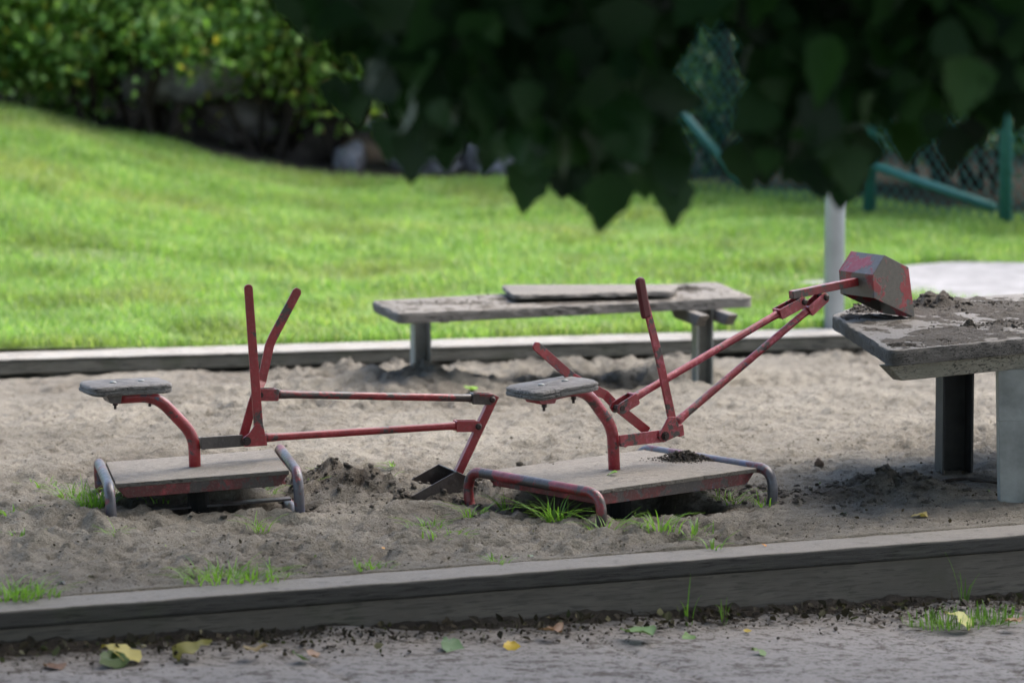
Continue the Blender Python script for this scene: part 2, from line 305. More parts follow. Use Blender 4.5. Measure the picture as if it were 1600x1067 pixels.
# ---------------------------------------------------------------- pavement and kerbs
def pave_z(x): return -.112 - (.085) * (x + 1.22) / 2.6
def concrete():
    m, nt, b = M('worn_concrete'); n = N(nt)
    c = n.mix(n.noise(3, 6, .6), (.12, .112, .106), (.25, .235, .228)); co = n.map((3.6, 5.5, 5.5), (0, 0, -math.radians(8)))
    c = n.mix(n.ramp(n.noise(4, 10, .8, co), .52, .58), c, (.05, .04, .032)); c = n.mix(n.ramp(n.noise(60, 6, .7), .54, .62), c, (.04, .033, .028)); c = n.mix(n.ramp(n.noise(200, 3), .5, .8), c, (.16, .15, .14))
    link(nt, c, b.inputs['Base Color']); b.inputs['Roughness'].default_value = .85; b.inputs['Specular IOR Level'].default_value = .2
    n.bump(n.math('ADD', n.noise(18, 8, .7), n.math('MULTIPLY', n.noise(90, 4), .4)), .6, .008, b); return m
px_ = np.concatenate([np.linspace(-30, -2.4, 20)[:-1], np.linspace(-2.4, 2.4, 240), np.linspace(2.4, 30, 20)[1:]]); pt_ = np.concatenate([np.linspace(0, 1.6, 150), np.linspace(1.7, 25, 20)])
X, Tt = np.meshgrid(px_, pt_); Y = near_y(np.clip(X, -9, 9)) + .05 - Tt
bank = np.exp(-np.maximum(0, Tt - .05) / .10) * .020 * (1 + 1.2 * fb(X, Y, .25, 3, 2)) 
joint = np.zeros_like(X)
Z = pave_z(np.clip(X, -3, 3)) + bank + .004 * fb(X, Y, .1, 3, 3) + .006 * np.clip(fb(X, Y * 2, .12, 3, 14), 0, 1) 
ja, jb = G(1012, 1035, -.17), G(1085, 1067, -.18); jd = (jb - ja).normalized(); jn = Vector((-jd.y, jd.x, 0))
dist = (X - ja.x) * jn.x + (Y - ja.y) * jn.y
for k in (-2, -1, 0, 1, 2):
    Z = Z - .012 * np.exp(-((dist - k * .8) / .009) ** 2) * (Tt > .17)
tag(bigmesh('pavement', np.stack([X, Y, Z], -1).reshape(-1, 3), grid_faces(*X.shape), concrete(), True), 'worn grey concrete paving slabs dusted with dirt', None, None, 'structure')
# strip of soil against the kerb
sx = np.linspace(-2.4, 2.4, 420); st = np.linspace(0, .34, 44); X, Tt = np.meshgrid(sx, st); Y = near_y(X) + .045 - Tt
edge = .13 + .09 * fb(X, Y, .3, 4, 30); Z = pave_z(X) + .034 * (1 - ss(Tt, .0, .10)) + .012 + .016 * fb(X, Y, .09, 4, 33, .6) + .009 * fb(X, Y, .02, 3, 31, .6) - .045 * ss(Tt - edge, -.12, .06)
SOIL = sandmat('dark_soil', (.055, .046, .038), (.15, .128, .108))
tag(bigmesh('soil', np.stack([X, Y, Z], -1).reshape(-1, 3), grid_faces(*X.shape), SOIL, True), 'dark soil strip gathered along the foot of the near kerb', None, None, 'structure')

def beam(mb, a, d, n_, s0, s1, w0, w1, z0, z1, seg=40, jit=.0, seed=0):
    V = []; g = random.Random(seed)
    for i in range(seg + 1):
        s = s0 + (s1 - s0) * i / seg; j = [g.uniform(-jit, jit) for _ in range(4)]
        for k, (ww, zz) in enumerate(((w0, z0), (w1, z0), (w1, z1), (w0, z1))):
            p = a + d * s + n_ * (ww + j[k] * .6); V.append((p.x, p.y, zz + j[k]))
    Fc = [(0, 1, 2, 3), tuple(seg * 4 + k for k in (3, 2, 1, 0))]
    for i in range(seg):
        for k in range(4): Fc.append((i * 4 + k, i * 4 + (k + 1) % 4, i * 4 + 4 + (k + 1) % 4, i * 4 + 4 + k))
    return mb.add(V, Fc)
kr = empty('sandbox_kerb', (nA.x + 1.3, near_y(nA.x + 1.3), -.15), 'dark wooden kerb across the foreground with a sandy cap plank over a tall board', 'kerb')
b = MB(); beam(b, Vector((nA.x, nA.y, 0)), nd, nn, -6, 9, 0, .15, -.042, .0, 220, .0012, 3); b.build('cap_plank', KERBWOOD, kr, bevel=.006)
b = MB(); beam(b, Vector((nA.x, nA.y, 0)), nd, nn, -6, 9, .018, .06, -.42, -.046, 60, .0005, 4); b.build('side_board', KERBBOARD, kr, bevel=.002)
fr = empty('far_kerb', (0, far_y(0), 0), 'pale topped timber kerb beyond the sand, bordering the lawn', 'kerb')
b = MB(); beam(b, Vector((fA.x, fA.y, 0)), fd, fn, -6, 9, 0, .22, .014, .020, 200, .001, 5); b.build('top_face', FARWOOD, fr, bevel=.002)  # sky light on the kerb top put into a paler wood colour
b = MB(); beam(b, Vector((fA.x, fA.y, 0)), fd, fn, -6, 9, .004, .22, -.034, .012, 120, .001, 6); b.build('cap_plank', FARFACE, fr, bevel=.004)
b = MB(); beam(b, Vector((fA.x, fA.y, 0)), fd, fn, -6, 9, .16, .20, -.45, -.036, 20, 0, 6); b.build('back_board', wood('dark_back_board', (.05, .042, .034), (.018, .015, .012)), fr)
for px in (76, 1322, 1424):
    q = D(px, 560, 14.9); y = far_y(q.x) + .06; q = Vector((q.x * y / 14.9, y, 0)); MB().box((q.x, y, -.19), .055, .05, .305).build('post', wood('pale_post_wood', (.26, .22, .17), (.10, .085, .065), (14, 14, 2)), fr, bevel=.003)

# ---------------------------------------------------------------- lawn, path, ground
mg, nt, b_ = M('lawn_soil'); n_ = N(nt); link(nt, n_.mix(n_.noise(2, 6), (.05, .10, .02), (.11, .13, .04)), b_.inputs['Base Color']); b_.inputs['Roughness'].default_value = .95
gx = np.concatenate([np.linspace(-150, -6, 40)[:-1], np.linspace(-6, 6, 160), np.linspace(6, 150, 40)[1:]]); gt = np.concatenate([np.linspace(0, 9, 120), np.linspace(9.3, 300, 60)])
X, Tt = np.meshgrid(gx, gt); Y = far_y(np.clip(X, -9, 9)) + .225 + Tt; Z = lawn_z(np.clip(X, -9, 20), Y) + .002
tag(bigmesh('lawn', np.stack([X, Y, Z], -1).reshape(-1, 3), grid_faces(*X.shape), mg, True), 'green lawn rising to a low bank at the left', None, None, 'structure')
gm = MB(); gm.box((0, 0, -.62), 900, 900, .1); tag(gm.build('ground', mg), 'ground', None, None, 'structure')
# path
def in_path(x, y):
    c = 17.0 - .10 * (x - 2); h = -.03 + .70 * ss(x, 1.0, 1.9) + .12 * fb(x, y, .3, 3, 40); return (np.abs(y - c) < h) & (x > .85)
pxs = np.linspace(.85, 9, 260); pts_ = np.linspace(-1, 1, 12); X, Tt = np.meshgrid(pxs, pts_); c = 17.0 - .10 * (X - 2); h = np.maximum(0, -.05 + .73 * ss(X, 1.0, 1.9) + .05 * fb(X, Tt * 3, .3, 3, 40))
Y = c + h * Tt; Z = lawn_z(X, Y) + .014
tag(bigmesh('path', np.stack([X, Y, Z], -1).reshape(-1, 3), grid_faces(*X.shape), plain('pale_gravel', (.21, .205, .205), .9, 0, .25, 9, .2, .5), True), 'pale gravel path crossing the lawn at the right', None, None, 'structure')
# grass blades
def bed_y(x): x = np.asarray(x, float); return np.minimum(21.35 + .12 * fb(x, x * 0 + 3.3, .6, 2, 8), 21.35 - 1.32 * np.maximum(0, x - .72))
X, Tt = np.meshgrid(np.linspace(-9, 9, 220), np.linspace(0, 1, 90)); Y = bed_y(X) + Tt ** 1.5 * 14; Z = lawn_z(X, Y) + .012 + .03 * np.abs(fb(X, Y, .2, 3, 9))
tag(bigmesh('soil_bed', np.stack([X, Y, Z], -1).reshape(-1, 3), grid_faces(*X.shape), sandmat('bed_soil', (.03, .025, .018), (.08, .065, .05)), True), 'dark soil under the shrubs', None, None, 'structure')
def blades(n, x0, x1, y0, y1, hmin, hmax, wid, seed, dens=None):
    g = np.random.default_rng(seed); x = g.uniform(x0, x1, n); y = g.uniform(y0, y1, n); keep = (y > far_y(x) + .23) & ~in_path(x, y)
    keep &= (y < bed_y(x) + .15 * g.random(n)); bare = fb(x, y, .8, 3, 50); keep &= (bare < .42) | (g.random(n) < .3)
    for (a, b, ra, rb) in ((-.35, 18.3, .35, .35), (.15, 19.3, .5, .5), (1.2, 17.1, .6, .35), (-.75, 17.3, .25, .2)):
        e = ((x - a) / ra) ** 2 + ((y - b) / rb) ** 2; keep &= (e > 1) | (g.random(n) < .35)
    x = x[keep]; y = y[keep]; n = len(x)
    h = g.uniform(hmin, hmax, n) * (1 + .8 * fb(x, y, .35, 3, 60)); a = g.uniform(0, 2 * np.pi, n); l = g.uniform(.1, .75, n) * h; wd = wid * g.uniform(.6, 1.3, n)
    ca, sa = np.cos(a), np.sin(a); z = lawn_z(x, y); P = []
    for (t, ww) in ((0, 1), (.5, .8), (1, 0)):
        bx = x + ca * l * t * t; by = y + sa * l * t * t; bz = z + h * t * (1 - .25 * t)
        if ww: P += [np.stack([bx - sa * wd * ww / 2, by + ca * wd * ww / 2, bz], -1), np.stack([bx + sa * wd * ww / 2, by - ca * wd * ww / 2, bz], -1)]
        else: P += [np.stack([bx, by, bz], -1)]
    V = np.stack(P, 1).reshape(-1, 3); i = np.arange(n)[:, None] * 5
    Fa = np.concatenate([i + np.array([[0, 1, 3]]), i + np.array([[0, 3, 2]]), i + np.array([[2, 3, 4]])]); return V, Fa
GRASS = leafmat('lawn_grass', [(0, (.13, .25, .055)), (.45, (.205, .35, .09)), (.85, (.29, .43, .13)), (1, (.48, .48, .25))], .45, .55, .25, 1.4, .5)
V1, F1 = blades(420000, -3.3, 3.3, 14.2, 21.9, .03, .075, .0055, 1); V2, F2 = blades(60000, -7, 7, 13.5, 22.0, .04, .08, .010, 2)
tag(bigmesh('grass', np.concatenate([V1, V2]), np.concatenate([F1, F2 + len(V1)]), GRASS), 'bright green lawn grass with thin yellowed patches', 'grass', None, 'stuff')

# ---------------------------------------------------------------- leaves
def leaf_tpl(kind):
    if kind == 'big':       # broad, pointed, toothed, folded along the midrib: y from stalk 0 to tip 1
        ys = [0, .10, .25, .42, .58, .72, .86, 1.0]; ws = [.02, .30, .43, .42, .33, .24, .10, 0]
    else: ys = [0, .3, .65, 1]; ws = [.03, .32, .26, 0]
    V = []; 
    for i, (y, w_) in enumerate(zip(ys, ws)):
        jag = .035 * (-1) ** i if kind == 'big' and 0 < i < len(ys) - 1 else 0
        V += [(0, y, -.12 * y * y), (-w_ - jag, y - .03 * (i > 0) * (i < len(ys) - 1), w_ * .28 - .12 * y * y), (w_ + jag, y - .03 * (i > 0) * (i < len(ys) - 1), w_ * .28 - .12 * y * y)]
    Fc = []
    for i in range(len(ys) - 1):
        a = i * 3; b = a + 3; Fc += [(a, b, b + 1), (a, b + 1, a + 1), (a, a + 2, b + 2), (a, b + 2, b)]
    return np.array(V), np.array(Fc)
def leaf_mesh(P, S, seed, kind='small', hang=.3, face=None):
    g = np.random.default_rng(seed); T, Fc = leaf_tpl(kind); n = len(P)
    d = g.normal(size=(n, 3)) * .75; d[:, 2] -= hang * 2.2; d /= np.linalg.norm(d, axis=1, keepdims=True)        # direction stalk -> tip
    nr = g.normal(size=(n, 3)) + (np.array(face) if face is not None else np.array([0, 0, .9])); nr -= (nr * d).sum(1, keepdims=True) * d; nr /= np.linalg.norm(nr, axis=1, keepdims=True); sx = np.cross(d, nr)
    S = np.asarray(S).reshape(n, 1, 1); V = (T[None, :, 0:1] * sx[:, None] + T[None, :, 1:2] * d[:, None] + T[None, :, 2:3] * nr[:, None] * (g.random((n, 1, 1)) * 1.6)) * S + np.asarray(P)[:, None]
    Fa = Fc[None] + (np.arange(n) * len(T))[:, None, None]; return V.reshape(-1, 3), Fa.reshape(-1, 3)

# background shrubs
def shrub(c, rx, ry, h, n, mat, label, seed, size=.052, twigs=14, group='shrubs behind the lawn', gaps=.0):
    z0 = float(lawn_z(min(9, max(-9, c[0])), c[1])); r = empty('shrub', (c[0], c[1], z0), label, 'shrub', group); g = np.random.default_rng(seed)
    # clumps
    k = 46; u = g.normal(size=(k, 3)); u /= np.linalg.norm(u, axis=1, keepdims=True); rr = g.uniform(.45, 1.0, (k, 1)); cc = u * rr * np.array([rx, ry, h / 2]) + np.array([c[0], c[1], z0 + h * .52])
    idx = g.integers(0, k, n); P = cc[idx] + g.normal(size=(n, 3)) * np.array([.17, .17, .13]) * max(.8, rx / 1.1); P = P[P[:, 2] > z0 + .04 + gaps * .2 * g.random(len(P))]
    V, Fa = leaf_mesh(P, g.uniform(.6, 1.3, len(P)) * size, seed, 'small', .25); bigmesh('foliage', V, Fa, mat, parent=r, root=(c[0], c[1], z0))
    mb = MB()
    for i in range(twigs):
        q = Vector(cc[g.integers(0, k)]); b0 = Vector((c[0] + g.normal() * rx * .2, c[1] + g.normal() * ry * .2, z0 - .05)); m_ = (b0 + q) / 2 + Vector((g.normal() * .1, g.normal() * .1, .1)); mb.tube(fillet([b0, m_, q], .3, 4), .012 + .012 * g.random(), 6)
    mb.build('stem', BARK, r, smooth=True); return r
BARK = plain('dark_bark', (.05, .038, .03), .9, 0, .4, 30, .2, .8)
L1 = leafmat('shrub_leaf_mid', [(0, (.07, .16, .03)), (.5, (.18, .34, .07)), (.93, (.38, .54, .16)), (1, (.70, .56, .08))], .5, .42, .45, 1.4)
L2 = leafmat('shrub_leaf_dark', [(0, (.03, .08, .025)), (.6, (.07, .15, .05)), (1, (.14, .26, .08))], .4, .45, .45)
L3 = leafmat('shrub_leaf_light', [(0, (.14, .26, .04)), (.6, (.27, .42, .07)), (.93, (.42, .55, .12)), (1, (.60, .34, .15))], .5, .45, .45, 1.4)
shrub((-2.75, 21.5), 1.0, .6, 2.3, 38000, L1, 'leafy mid green shrub at the left end behind the grass bank', 1)
shrub((-1.95, 21.9), .9, .6, 2.4, 28000, L1, 'bushy green shrub left of the grey boulder', 2)
shrub((-1.15, 22.2), .8, .6, 2.0, 11000, L3, 'sparse yellowish green shrub overhanging the grey boulder', 3, gaps=3)
shrub((-1.5, 23.4), 1.3, .6, 2.6, 9000, L2, 'dark shrub standing behind the grey boulder', 4)
shrub((-.35, 22.4), .8, .6, 2.2, 15000, L3, 'light green shrub above the leaning dark trunk', 5, gaps=2)
shrub((.35, 22.6), .8, .6, 2.3, 20000, L1, 'dark shrub behind the low grey stones', 6)
shrub((1.2, 21.9), .8, .6, 2.3, 14000, L2, 'dark shrub behind the left end of the green fence', 7)
shrub((2.15, 20.9), .9, .6, 2.2, 16000, L2, 'dark green shrub behind the middle of the wire fence', 8)
shrub((3.05, 19.8), .9, .6, 2.2, 14000, L2, 'shrub behind the right end of the wire fence', 9)
shrub((-4.0, 21.3), 1.1, .8, 2.4, 9000, L1, 'wide green shrub further left on the bank', 10)
hd = empty('hedge', (0, 25, .05), 'tall dark hedge closing the view behind all the shrubs', 'hedge'); g = np.random.default_rng(66)
hx = g.uniform(-9, 9, 42000); P = np.stack([hx, 25 - .45 * np.maximum(0, hx) + g.normal(0, .35, 42000), g.uniform(.05, 2.9, 42000)], -1); V, Fa = leaf_mesh(P, g.uniform(.08, .15, 42000), 67); bigmesh('foliage', V, Fa, L2, parent=hd, root=(0, 25, .05))
MB().tube([(-8, 25.1, .3), (0, 25.1, .9), (8, 21.5, .5)], .05, 8).build('stem', BARK, hd)
rc = random.Random(5)
def rock(c, r, label, seed, mat, group=None):
    bm = bmesh.new(); bmesh.ops.create_icosphere(bm, subdivisions=4, radius=1); g = np.random.default_rng(seed); ph = g.random(3) * 10
    for v in bm.verts:
        p = v.co.copy(); d = fb(p.x * 1.0 + ph[0], p.y + p.z * .7 + ph[1], .9, 4, seed); v.co = Vector((p.x * r[0], p.y * r[1], p.z * r[2])) * (1 + .75 * float(d)) + Vector(c)
    V = [v.co[:] for v in bm.verts]; Fc = [[v.index for v in f.verts] for f in bm.faces]; bm.free(); o = mesh('boulder' if r[0] > .1 else 'stone', V, Fc, mat, None, True, root=c); return tag(o, label, 'boulder' if r[0] > .1 else 'stone', group)
ROCK = plain('grey_rock', (.20, .185, .185), .9, 0, .7, 7, .2, .7)
q = D(285, 150, 22.2); rock((q.x, 21.95, .60), (.26, .14, .12), 'grey boulder showing through the shrubs above the bank', 3, ROCK)
q = D(345, 215, 22.0); rock((q.x + .1, 22.3, .34), (.22, .18, .13), 'brownish boulder low behind the top of the bank', 8, plain('brown_rock', (.13, .11, .10), .9, 0, .4, 5, .2, .7))
for i, (px, wd, lb) in enumerate(((545, .08, 'leftmost of the low grey stones beside the leaning trunk'), (680, .20, 'wide low grey stone at the lawn edge behind hanging leaves'), (770, .13, 'small grey stone right of the wide low stone'), (1035, .16, 'grey stone under the left end of the fence'))):
    q = D(px, 270, 21.9); z = float(lawn_z(q.x, 21.9)); rock((q.x, 22.0, z + .05), (wd, .14, .12), lb, 20 + i, ROCK)
tr = empty('leaning_tree', (-1.0, 22.2, .1), 'dark leaning tree trunk behind the foot of the bank', 'tree')
b = MB(); b.tube(fillet([D(430, 292, 22.2), D(470, 245, 22.25), D(560, 170, 22.4), D(640, -150, 22.9), D(680, -700, 23)], .5, 6), [.16] * 1 + [.12] * 7 + [.09] * 7 + [.07] * 7 + [.04], 12); b.build('trunk', BARK, tr, smooth=True)
g = np.random.default_rng(77); P = np.array(D(680, -700, 23))[None] + g.normal(size=(5000, 3)) * np.array([1.0, .8, .6]) + np.array([0, 0, .3]); V, Fa = leaf_mesh(P, g.uniform(.06, .11, 5000), 78); bigmesh('crown', V, Fa, L2, parent=tr, root=(-1.0, 22.2, .1))

# ---------------------------------------------------------------- green wire fence
p0, p1 = Vector((.55, 21.1, 0)), Vector((4.2, 16.3, 0)); fl = (p1 - p0).length; fdir = (p1 - p0) / fl
fe = empty('wire_fence', (p0.x, p0.y, .1), 'green chain link fence with metal posts behind the lawn at right', 'fence')
hgt = 1.55; wv = []; 
def fz(s): q = p0 + fdir * s; return float(lawn_z(q.x, q.y))
b = MB(); step = .07; off = Vector((-fdir.y, fdir.x, 0)) * .003; k = int(fl / step)
for i in range(-int(hgt / step), k):
    for sgn in (1, -1):
        s0 = i * step if sgn > 0 else (i + hgt / step) * step; s1 = s0 + sgn * hgt; z0, z1 = .04, hgt
        if s0 < 0: z0 += -s0; s0 = 0
        if s1 > fl: z1 -= s1 - fl; s1 = fl
        if sgn < 0 and s0 > fl: z0 += s0 - fl; s0 = fl
        if sgn < 0 and s1 < 0: z1 -= -s1; s1 = 0
        if z1 - z0 < .05: continue
        a_ = p0 + fdir * s0 + off * sgn; c_ = p0 + fdir * s1 + off * sgn; a_.z = z0 + .09; c_.z = z1 + .09; b.tube([a_, c_], .0027, 3, cap=False)
b.build('wire_mesh', GREENWIRE, fe)
for s in (.02, 1.82, 2.72, 4.4, 5.9):
    q = p0 + fdir * s; MB().tube([(q.x, q.y, -.2), (q.x, q.y, 1.72)], .03, 12).build('post', GREENWIRE, fe, smooth=True)
for a_, c_ in ((D(1020, 120, 20.7), D(1158, 285, 20.3)), (D(1340, 250, 19.6), D(1552, 324, 19.0))):
    MB().tube([a_, c_], .022, 10).build('brace', GREENWIRE, fe, smooth=True)
q = p0 + fdir * 0; b = MB(); b.tube([p0 + Vector((0, 0, 1.64)), p1 + Vector((0, 0, 1.64))], .014, 8); b.build('top_rail', GREENWIRE, fe, smooth=True)
# grey pole on the lawn
q = G(1303, 508, .03); b = MB(); b.tube([(q.x, q.y, -.2), (q.x, q.y, 2.6)], .038, 20); po = empty('metal_pole', (q.x, q.y, .08), 'plain grey metal pole on the grass behind the far kerb', 'pole'); b.build('shaft', POLE, po, smooth=True)
MB().tube([(q.x, q.y, 2.6), (q.x, q.y, 2.63)], [.041, .03], 20).build('cap', POLE, po, smooth=True)

# ---------------------------------------------------------------- benches / tables
def slab(poly, thick, jag, seed, step=.012):
    g = np.random.default_rng(seed); P = [Vector(p) for p in poly]; P = fillet(P, .03, 4, True); out = []
    for i in range(len(P)):
        a, c = P[i], P[(i + 1) % len(P)]; n = max(1, int((c - a).length / step))
        for k in range(n): out.append(a + (c - a) * k / n)
    cen = sum(out, Vector()) / len(out); n = len(out); mb = MB(); V = []
    for lv, (dz, ins) in enumerate(((0, .005), (-.003, .001), (-.012, 0), (-thick * .55, .002), (-thick + .004, .002), (-thick, .004))):
        for i, p in enumerate(out):
            d = (p - cen); d.z = 0; d.normalize(); j = jag * (vn(i * .35, lv * 1.7, 1, seed) * 1.6 + .5 * g.normal() * .4); V.append(p - d * (ins + max(-.002, j)) + Vector((0, 0, dz)))
    L = 6; Fc = [tuple(range(n))] + [tuple((L - 1) * n + i for i in range(n - 1, -1, -1))]
    for l in range(L - 1):
        for i in range(n): Fc.append((l * n + i, l * n + (i + 1) % n, (l + 1) * n + (i + 1) % n, (l + 1) * n + i))
    mb.add(V, Fc); return mb
def sandheap(name, poly, zt, mats, spots, label, seed, cover=.5, amp=.012, cell=.007, kind='stuff'):
    P = np.array([[p.x, p.y] for p in poly]); x0, y0 = P.min(0); x1, y1 = P.max(0); xs = np.arange(x0, x1, cell); ys = np.arange(y0, y1, cell); X, Y = np.meshgrid(xs, ys)
    ins = np.ones_like(X, bool); n = len(P); area = sum(P[i, 0] * P[(i + 1) % n, 1] - P[(i + 1) % n, 0] * P[i, 1] for i in range(n)); sg = 1 if area > 0 else -1; dm = np.full_like(X, 9.)
    for i in range(n):
        a, c = P[i], P[(i + 1) % n]; e = c - a; L = np.hypot(*e); d = sg * (e[0] * (Y - a[1]) - e[1] * (X - a[0])) / L; dm = np.minimum(dm, d)
    Z = amp * (fb(X, Y, .16, 5, seed, .6) + cover - .5) + .9 * amp * fb(X, Y, .035, 4, seed + 5, .65)
    for (a, c, rx, ry, h) in spots:
        Z = np.maximum(Z, h * np.exp(-((X - a) / rx) ** 2 - ((Y - c) / ry) ** 2) * (1 + .9 * fb(X, Y, .03, 4, seed + 2)) - .003)
    Z = np.where(dm < .02, Z - (.02 - dm) * .5, Z); ok = (dm > .008); V = np.stack([X, Y, zt + Z - .001], -1).reshape(-1, 3); Fa = grid_faces(*X.shape)
    okf = ok.reshape(-1)[Fa].all(1) & (Z.reshape(-1)[Fa].max(1) > 0); Fa = Fa[okf]; u, inv = np.unique(Fa, return_inverse=True); V = V[u]; Fa = inv.reshape(-1, 4)
    g = np.random.default_rng(seed); bp = []; br = []
    for (a, c, rx, ry, h) in spots:
        k = int(90 + 2500 * h * (rx + ry)); x = g.normal(a, rx * .75, k); y = g.normal(c, ry * .75, k); e = np.exp(-((x - a) / rx) ** 2 - ((y - c) / ry) ** 2); bp.append(np.stack([x, y, zt + h * e * g.uniform(.5, 1.0, k)], -1)); br.append(.0025 + min(.011, h * .22) * g.random(k) ** 2)
    k = 500; x = g.uniform(x0, x1, k); y = g.uniform(y0, y1, k); bp.append(np.stack([x, y, np.full(k, zt + .001)], -1)); br.append(.0015 + .003 * g.random(k) ** 2)
    bp = np.concatenate(bp); br = np.concatenate(br); d = np.full(len(bp), 9.)
    for i in range(n):
        a, c = P[i], P[(i + 1) % n]; e = c - a; d = np.minimum(d, sg * (e[0] * (bp[:, 1] - a[1]) - e[1] * (bp[:, 0] - a[0])) / np.hypot(*e))
    m_ = d > .012; BV, BF = blobs(bp[m_], br[m_], .85, seed); Fa = np.concatenate([np.stack([Fa[:, 0], Fa[:, 1], Fa[:, 2]], -1), np.stack([Fa[:, 0], Fa[:, 2], Fa[:, 3]], -1), BF + len(V)])
    return tag(bigmesh(name, np.concatenate([V, BV]), Fa, mats, True), label, 'sand', None, kind)
# right play table
zt = .46; C = [G(*p, zt) for p in ((1300, 492), (1390, 549), (1600, 529), (1900, 500), (1900, 440), (1345, 474))]
c0 = C[1]; tb = empty('play_table', (1.35, 12.0, 0), 'weathered wooden table at the right edge, heaped with dark sand, bucket resting on it', 'table')
slab(C, .042, .006, 3).build('table_top', TABLEWOOD, tb)
for o in (bpy.data.objects['table_top'],): shade_auto(o, 50)
e1 = (C[2] - C[1]).normalized(); e2 = Vector((-e1.y, e1.x, 0))
a_ = C[1] + e1 * .02 + e2 * .03; zb = zt - .044
b = MB(); b.prism([Vector((a_.x, a_.y, zb)), Vector((*(a_ + e1 * .62).xy, zb)), Vector((*(a_ + e1 * .62).xy, zb - .045)), Vector((*(a_ + e1 * .055).xy, zb - .045))], (0, 0, 0), e2 * .04); b.build('cross_beam', BEAMWOOD, tb, bevel=.003)
a_ = C[0] + (C[1] - C[0]) * .22 + e1 * .12
b = MB(); b.prism([Vector((a_.x, a_.y, zb)), Vector((*(a_ + e1 * .62).xy, zb)), Vector((*(a_ + e1 * .62).xy, zb - .045)), Vector((*(a_ + e1 * .055).xy, zb - .045))], (0, 0, 0), e2 * .04); b.build('cross_beam', BEAMWOOD, tb, bevel=.003)
def channel(p, wdt, dep, z0, z1, az, mat, parent, th=.006, name='leg', taper=0):
    b = MB(); R = Matrix.Rotation(az, 3, 'Z'); c = Vector(p)
    prof = [(-wdt / 2, -dep / 2), (-wdt / 2 + th, -dep / 2), (-wdt / 2 + th, dep / 2 - th), (wdt / 2 - th, dep / 2 - th), (wdt / 2 - th, -dep / 2), (wdt / 2, -dep / 2), (wdt / 2, dep / 2), (-wdt / 2, dep / 2)]
    V = [];
    for z in (z0, z1):
        for x, y in prof: q = R @ Vector((x, y, 0)); V.append((c.x + q.x, c.y + q.y, z))
    n = len(prof); Fc = [(i, (i + 1) % n, n + (i + 1) % n, n + i) for i in range(n)] + [(0, 1, 2, 7), (2, 3, 6, 7), (3, 4, 5, 6), (8, 9, 10, 15), (10, 11, 14, 15), (11, 12, 13, 14)]
    return b.add(V, Fc).build(name, mat, parent)
q = G(1492, 742, 0); channel((q.x, q.y + .03, 0), .094, .07, -.15, .415, math.radians(12), DARKLEG, tb)
q = G(1612, 785, 0); lg = MB(); lg.prism([(q.x - .098, q.y, .372), (q.x + .1, q.y, .372), (q.x + .085, q.y - .005, -.12), (q.x - .085, q.y - .005, -.12)], (0, 0, 0), (0, .07, 0)); lg.prism([(q.x - .098, q.y - .003, .232), (q.x + .1, q.y - .003, .232), (q.x + .1, q.y - .003, .228), (q.x - .098, q.y - .003, .228)], (0, 0, 0), (0, .003, 0)); lg.build('leg', GALV, tb, bevel=.003)
for dy in (.30, .62): channel((q.x + .36, q.y + dy, 0), .094, .07, -.15, .415, 0, GALV, tb)
def T(px, py, rx, ry, h): q = G(px, py, zt); return (q.x, q.y, rx, ry, h)
sandheap('heaped_sand', C, zt, DAMP, [T(1450, 478, .035, .06, .042), T(1475, 480, .04, .06, .038), T(1500, 482, .05, .07, .022), T(1330, 480, .03, .06, .016), T(1350, 486, .03, .05, .014), T(1515, 512, .016, .02, .022), T(1570, 508, .05, .05, .016), T(1410, 540, .05, .03, .008), T(1470, 533, .06, .03, .006), T(1560, 478, .12, .08, .012), T(1700, 490, .15, .1, .02)], 'dark clumpy sand heaped on the table at the right edge', 5, .52, .010)
# far bench
zt2 = .25; C2 = [G(*p, zt2) for p in ((578, 468), (622, 490), (1177, 464), (1122, 440))]; C2[0] = G(580, 470, zt2); C2[3] = G(1120, 440, zt2)
bn = empty('low_bench', (.2, 14.6, 0), 'low grey wooden bench with two metal legs behind the diggers', 'bench')
shade_auto(slab(C2, .036, .006, 9).build('bench_top', BENCHWOOD, bn), 50)
for (px, py, sz) in ((657, 585, -.02), (1098, 602, -.05)):
    q = G(px, py, sz); channel((q.x, q.y + .04, 0), .06, .06, -.2, zt2 - .038, math.radians(16), GALV, bn)
    u2 = (C2[0] - C2[1]); u2.z = 0; u2.normalize(); u1 = Vector((-u2.y, u2.x, 0)); cc = Vector((q.x, q.y + .04, 0)); A_ = cc - u2 * .20; B_ = cc + u2 * .18; z1 = zt2 - .038
    for sg in (-1, 1):
        o_ = u1 * (-sg * .052); b = MB(); b.prism([p + o_ for p in (Vector((A_.x, A_.y, z1)), Vector((B_.x, B_.y, z1)), Vector((*(B_ - u2 * .06).xy, z1 - .042)), Vector((*(A_ + u2 * .06).xy, z1 - .042)))], u1 * -.017, u1 * .017); b.build('cross_beam', BENCHWOOD, bn, bevel=.003)
def T2(px, py, rx, ry, h): q = G(px, py, zt2); return (q.x, q.y, rx, ry, h)
sandheap('scattered_sand', C2, zt2, sandmat('dry_brown_sand', (.09, .078, .064), (.19, .168, .14)), [T2(905, 464, .12, .03, .014), T2(820, 468, .12, .03, .012), T2(1010, 456, .06, .04, .012), T2(1075, 452, .05, .05, .012), T2(700, 474, .2, .05, .006)], 'brown sand scattered along the low bench', 15, .5, .006, .01)
C3 = [G(*p, zt2 + .03) for p in ((800, 461), (1050, 455), (1062, 444), (783, 445))]
o = slab(C3, .016, .008, 14).build('loose_plank', BENCHWOOD, None, root=(C3[0].x, C3[0].y, zt2)); shade_auto(o, 50); tag(o, 'loose grey plank lying on top of the low bench', 'plank')

